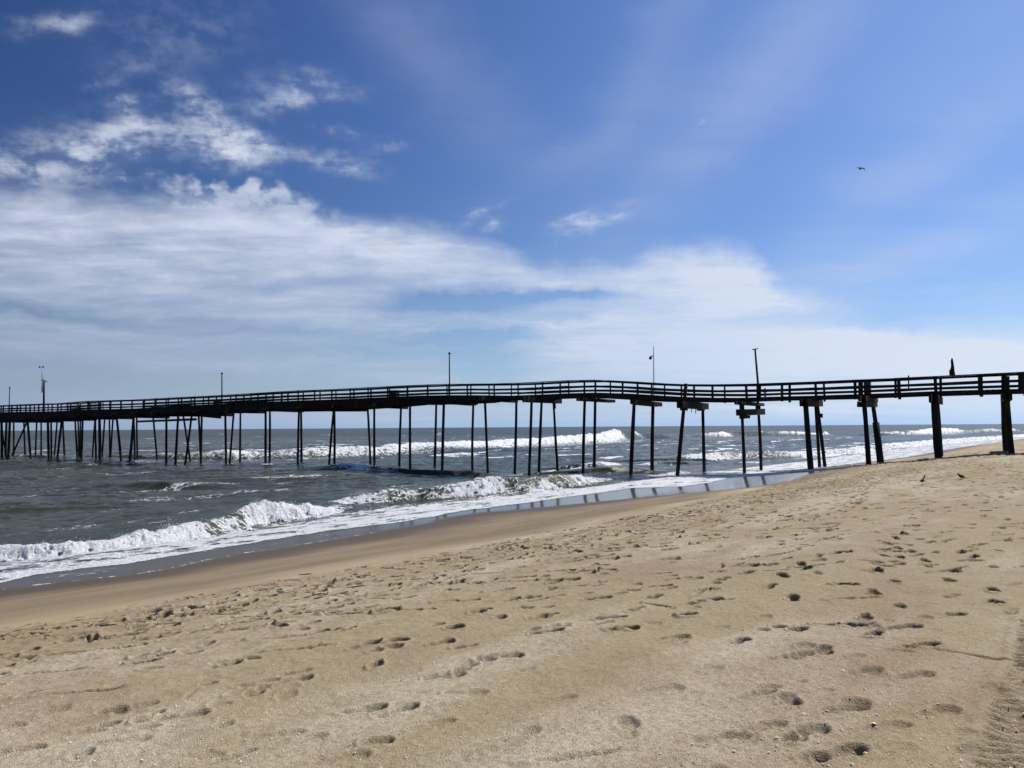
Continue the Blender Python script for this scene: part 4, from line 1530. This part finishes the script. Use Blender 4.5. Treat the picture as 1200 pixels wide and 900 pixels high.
wisps = t.add(blob(75, 185, 100, 17, .22, .85), blob(15, 203, 45, 12, .05, .5), blob(120, 168, 60, 14, .3, .45), blob(148, 131, 24, 11, -.45, .8), blob(180, 150, 70, 16, .1, .35), blob(225, 122, 34, 15, -.35, .7), blob(258, 148, 40, 13, -.6, .75), blob(240, 165, 60, 14, .1, .3),
              blob(352, 103, 48, 12, .1, .7), blob(315, 122, 36, 10, .25, .6), blob(318, 170, 34, 9, -.25, .95), blob(275, 180, 26, 8, -.2, .7), blob(300, 186, 30, 8, -.1, .55), blob(402, 190, 42, 9, -.2, .7), blob(400, 152, 26, 6, -.1, .4), blob(455, 170, 26, 7, .1, .3),
              blob(65, 18, 38, 9, .45, .65), blob(210, 40, 80, 26, .25, .2), blob(140, 78, 30, 9, .3, .3), blob(105, 95, 14, 6, .3, .3), blob(157, 180, 9, 5, -.3, .7), blob(142, 200, 5, 3, 0, .6), blob(180, 203, 5, 3, 0, .6), blob(200, 212, 9, 6, 0, .7),
              blob(572, 252, 26, 5, .4, .75), blob(582, 266, 13, 5, .3, .75), blob(705, 255, 42, 7, .35, .6), blob(670, 264, 20, 6, .3, .45), blob(820, 144, 4, 2.5, 0, .25))
veils = t.add(blob(500, 60, 170, 45, -.7, .22), blob(880, 110, 300, 45, .7, .34), blob(1080, 290, 200, 26, .3, .34), blob(780, 30, 160, 35, 1.0, .2), blob(1120, 170, 220, 34, .5, .3), blob(700, 170, 160, 30, .5, .16), blob(1150, 60, 150, 60, .5, .2))
gaps = t.add(blob(70, 370, 150, 7, -.05, .5), blob(260, 378, 90, 7, -.05, .35), blob(560, 358, 130, 14, .05, .75), blob(660, 346, 60, 8, 0, .5), blob(330, 330, 90, 12, .1, .3), blob(490, 345, 60, 16, .1, .3),
             blob(520, 395, 120, 9, 0, .6), blob(575, 425, 60, 40, 0, .8), blob(420, 412, 120, 9, 0, .5), blob(1150, 350, 120, 25, 0, .3), blob(1080, 372, 60, 9, -.2, .4),
             blob(390, 455, 220, 20, 0, .35), blob(660, 372, 60, 7, .1, .25), blob(120, 440, 200, 20, 0, .25))
extra = t.add(blob(190, 300, 260, 60, 0, .45), blob(480, 305, 130, 24, -.1, .5), blob(830, 310, 60, 30, -.1, .45), blob(700, 395, 120, 26, 0, .3), blob(960, 400, 170, 25, .0, .5), blob(1130, 418, 210, 26, 0, .85), blob(800, 420, 200, 26, 0, .4), blob(860, 350, 70, 30, 0, .4), blob(300, 262, 110, 16, -.15, .35), blob(30, 240, 40, 22, 0, .4), blob(720, 320, 120, 18, 0, .3))
# streaked texture of a layer seen at a slant
den = t.m('MAXIMUM', t.add(dz, .10), .03)
lx, ly = t.m('DIVIDE', dx, den), t.m('DIVIDE', dy, den)
lay = t.comb(lx, ly, 0)
st1 = t.noise(t.mapv(lay, (.55, 1.6, 1), (0, 0, .35)), 1.1, 7, .58, .5)
st2 = t.noise(t.mapv(lay, (1.4, 2.2, 1), (0, 0, -.1)), 2.6, 7, .62, .35)
puff = t.noise(t.mapv(tc, (1, 1, 1.25)), 55, 5, .58, .2)
puffz = blob(285, 232, 75, 22, -.12, 1.0)
below = t.add(below, t.mul(puffz, t.m('MAXIMUM', t.sub(t.noise(t.mapv(tc, (1, 1, 1.25)), 46, 2, .5, .1), .42), 0), .24))
bank = t.step(below, -.010, .034)
bd = t.mul(bank, t.add(.6, t.mul(extra, .75), t.mul(gaps, -1.15)))
bd = t.mul(bd, t.add(.45, t.mul(t.lin(st1, .34, .66), .7), t.mul(t.lin(st2, .3, .7), .22)))
wtx = t.add(t.mul(st2, .6), t.mul(puff, .4))
wd = t.mul(wisps, t.add(.16, t.mul(t.step(wtx, .41, .62), 1.15)))
pf = 0.0
dens = t.add(bd, t.mul(wd, .66), t.mul(veils, t.lin(st1, .3, .7, .2, .85)))
lay2 = t.noise(t.comb(t.mul(wa, 2.6), t.mul(we, 30), 0), 1.0, 5, .6, .2)
low = t.mul(t.step(lay2, .44, .66), t.step(we, .24, .06), t.step(azn, .75, .2, .25, 1))
dens = t.add(dens, t.mul(low, .5))
cover = t.mul(t.m('MINIMUM', t.m('MAXIMUM', dens, 0), 1), .94)
cover = t.mul(cover, t.step(el, -.01, .02))
# cloud brightness: sun is off to the right
sunward = t.lin(azn, -.62, .62, 0, 1)
edgeb = t.step(below, .22, .02)
cl = t.mix(sunward, c4(3.7, 4.6, 6.8), c4(9.0, 10.4, 12.4))
cl = t.mix(t.mul(edgeb, t.lin(st2, .3, .7, .35, 1.0)), cl, c4(8.6, 9.3, 10.8))
skyc = t.n('ShaderNodeHueSaturation')
skyc.inputs['Saturation'].default_value = 1.28
skyc.inputs['Hue'].default_value = .518
skyc.inputs['Value'].default_value = 1.05
t.put(skyc.inputs['Color'], sky.outputs[0])
veil = t.mix(sunward, c4(3.3, 4.7, 6.9), c4(4.9, 7.6, 12.0))
dark = t.n('ShaderNodeVectorMath', operation='SCALE')
t.put(dark.inputs[0], skyc.outputs[0])
t.put(dark.inputs['Scale'], t.lin(azn, -.6, .5, .68, 1.14))
skyb = t.mix(t.mul(t.step(azn, -.5, .9), .34), dark.outputs[0], c4(3.6, 6.6, 12.6))
skyb = t.mix(t.m('MAXIMUM', t.step(el, .26, .0, 0, .6), t.step(el, .09, -.01, 0, .97)), skyb, veil)
fincol = t.mix(cover, skyb, cl)
t.put(bg.inputs['Color'], fincol)
bg.inputs['Strength'].default_value = .071

vs = S.view_settings
vs.view_transform = 'Standard'
vs.look = 'None'
vs.exposure = 0.2
vs.gamma = 1
vs.use_curve_mapping = False
S.cycles.max_bounces = 6
S.cycles.transparent_max_bounces = 6
S.cycles.sample_clamp_indirect = 6
S.cycles.use_denoising = True
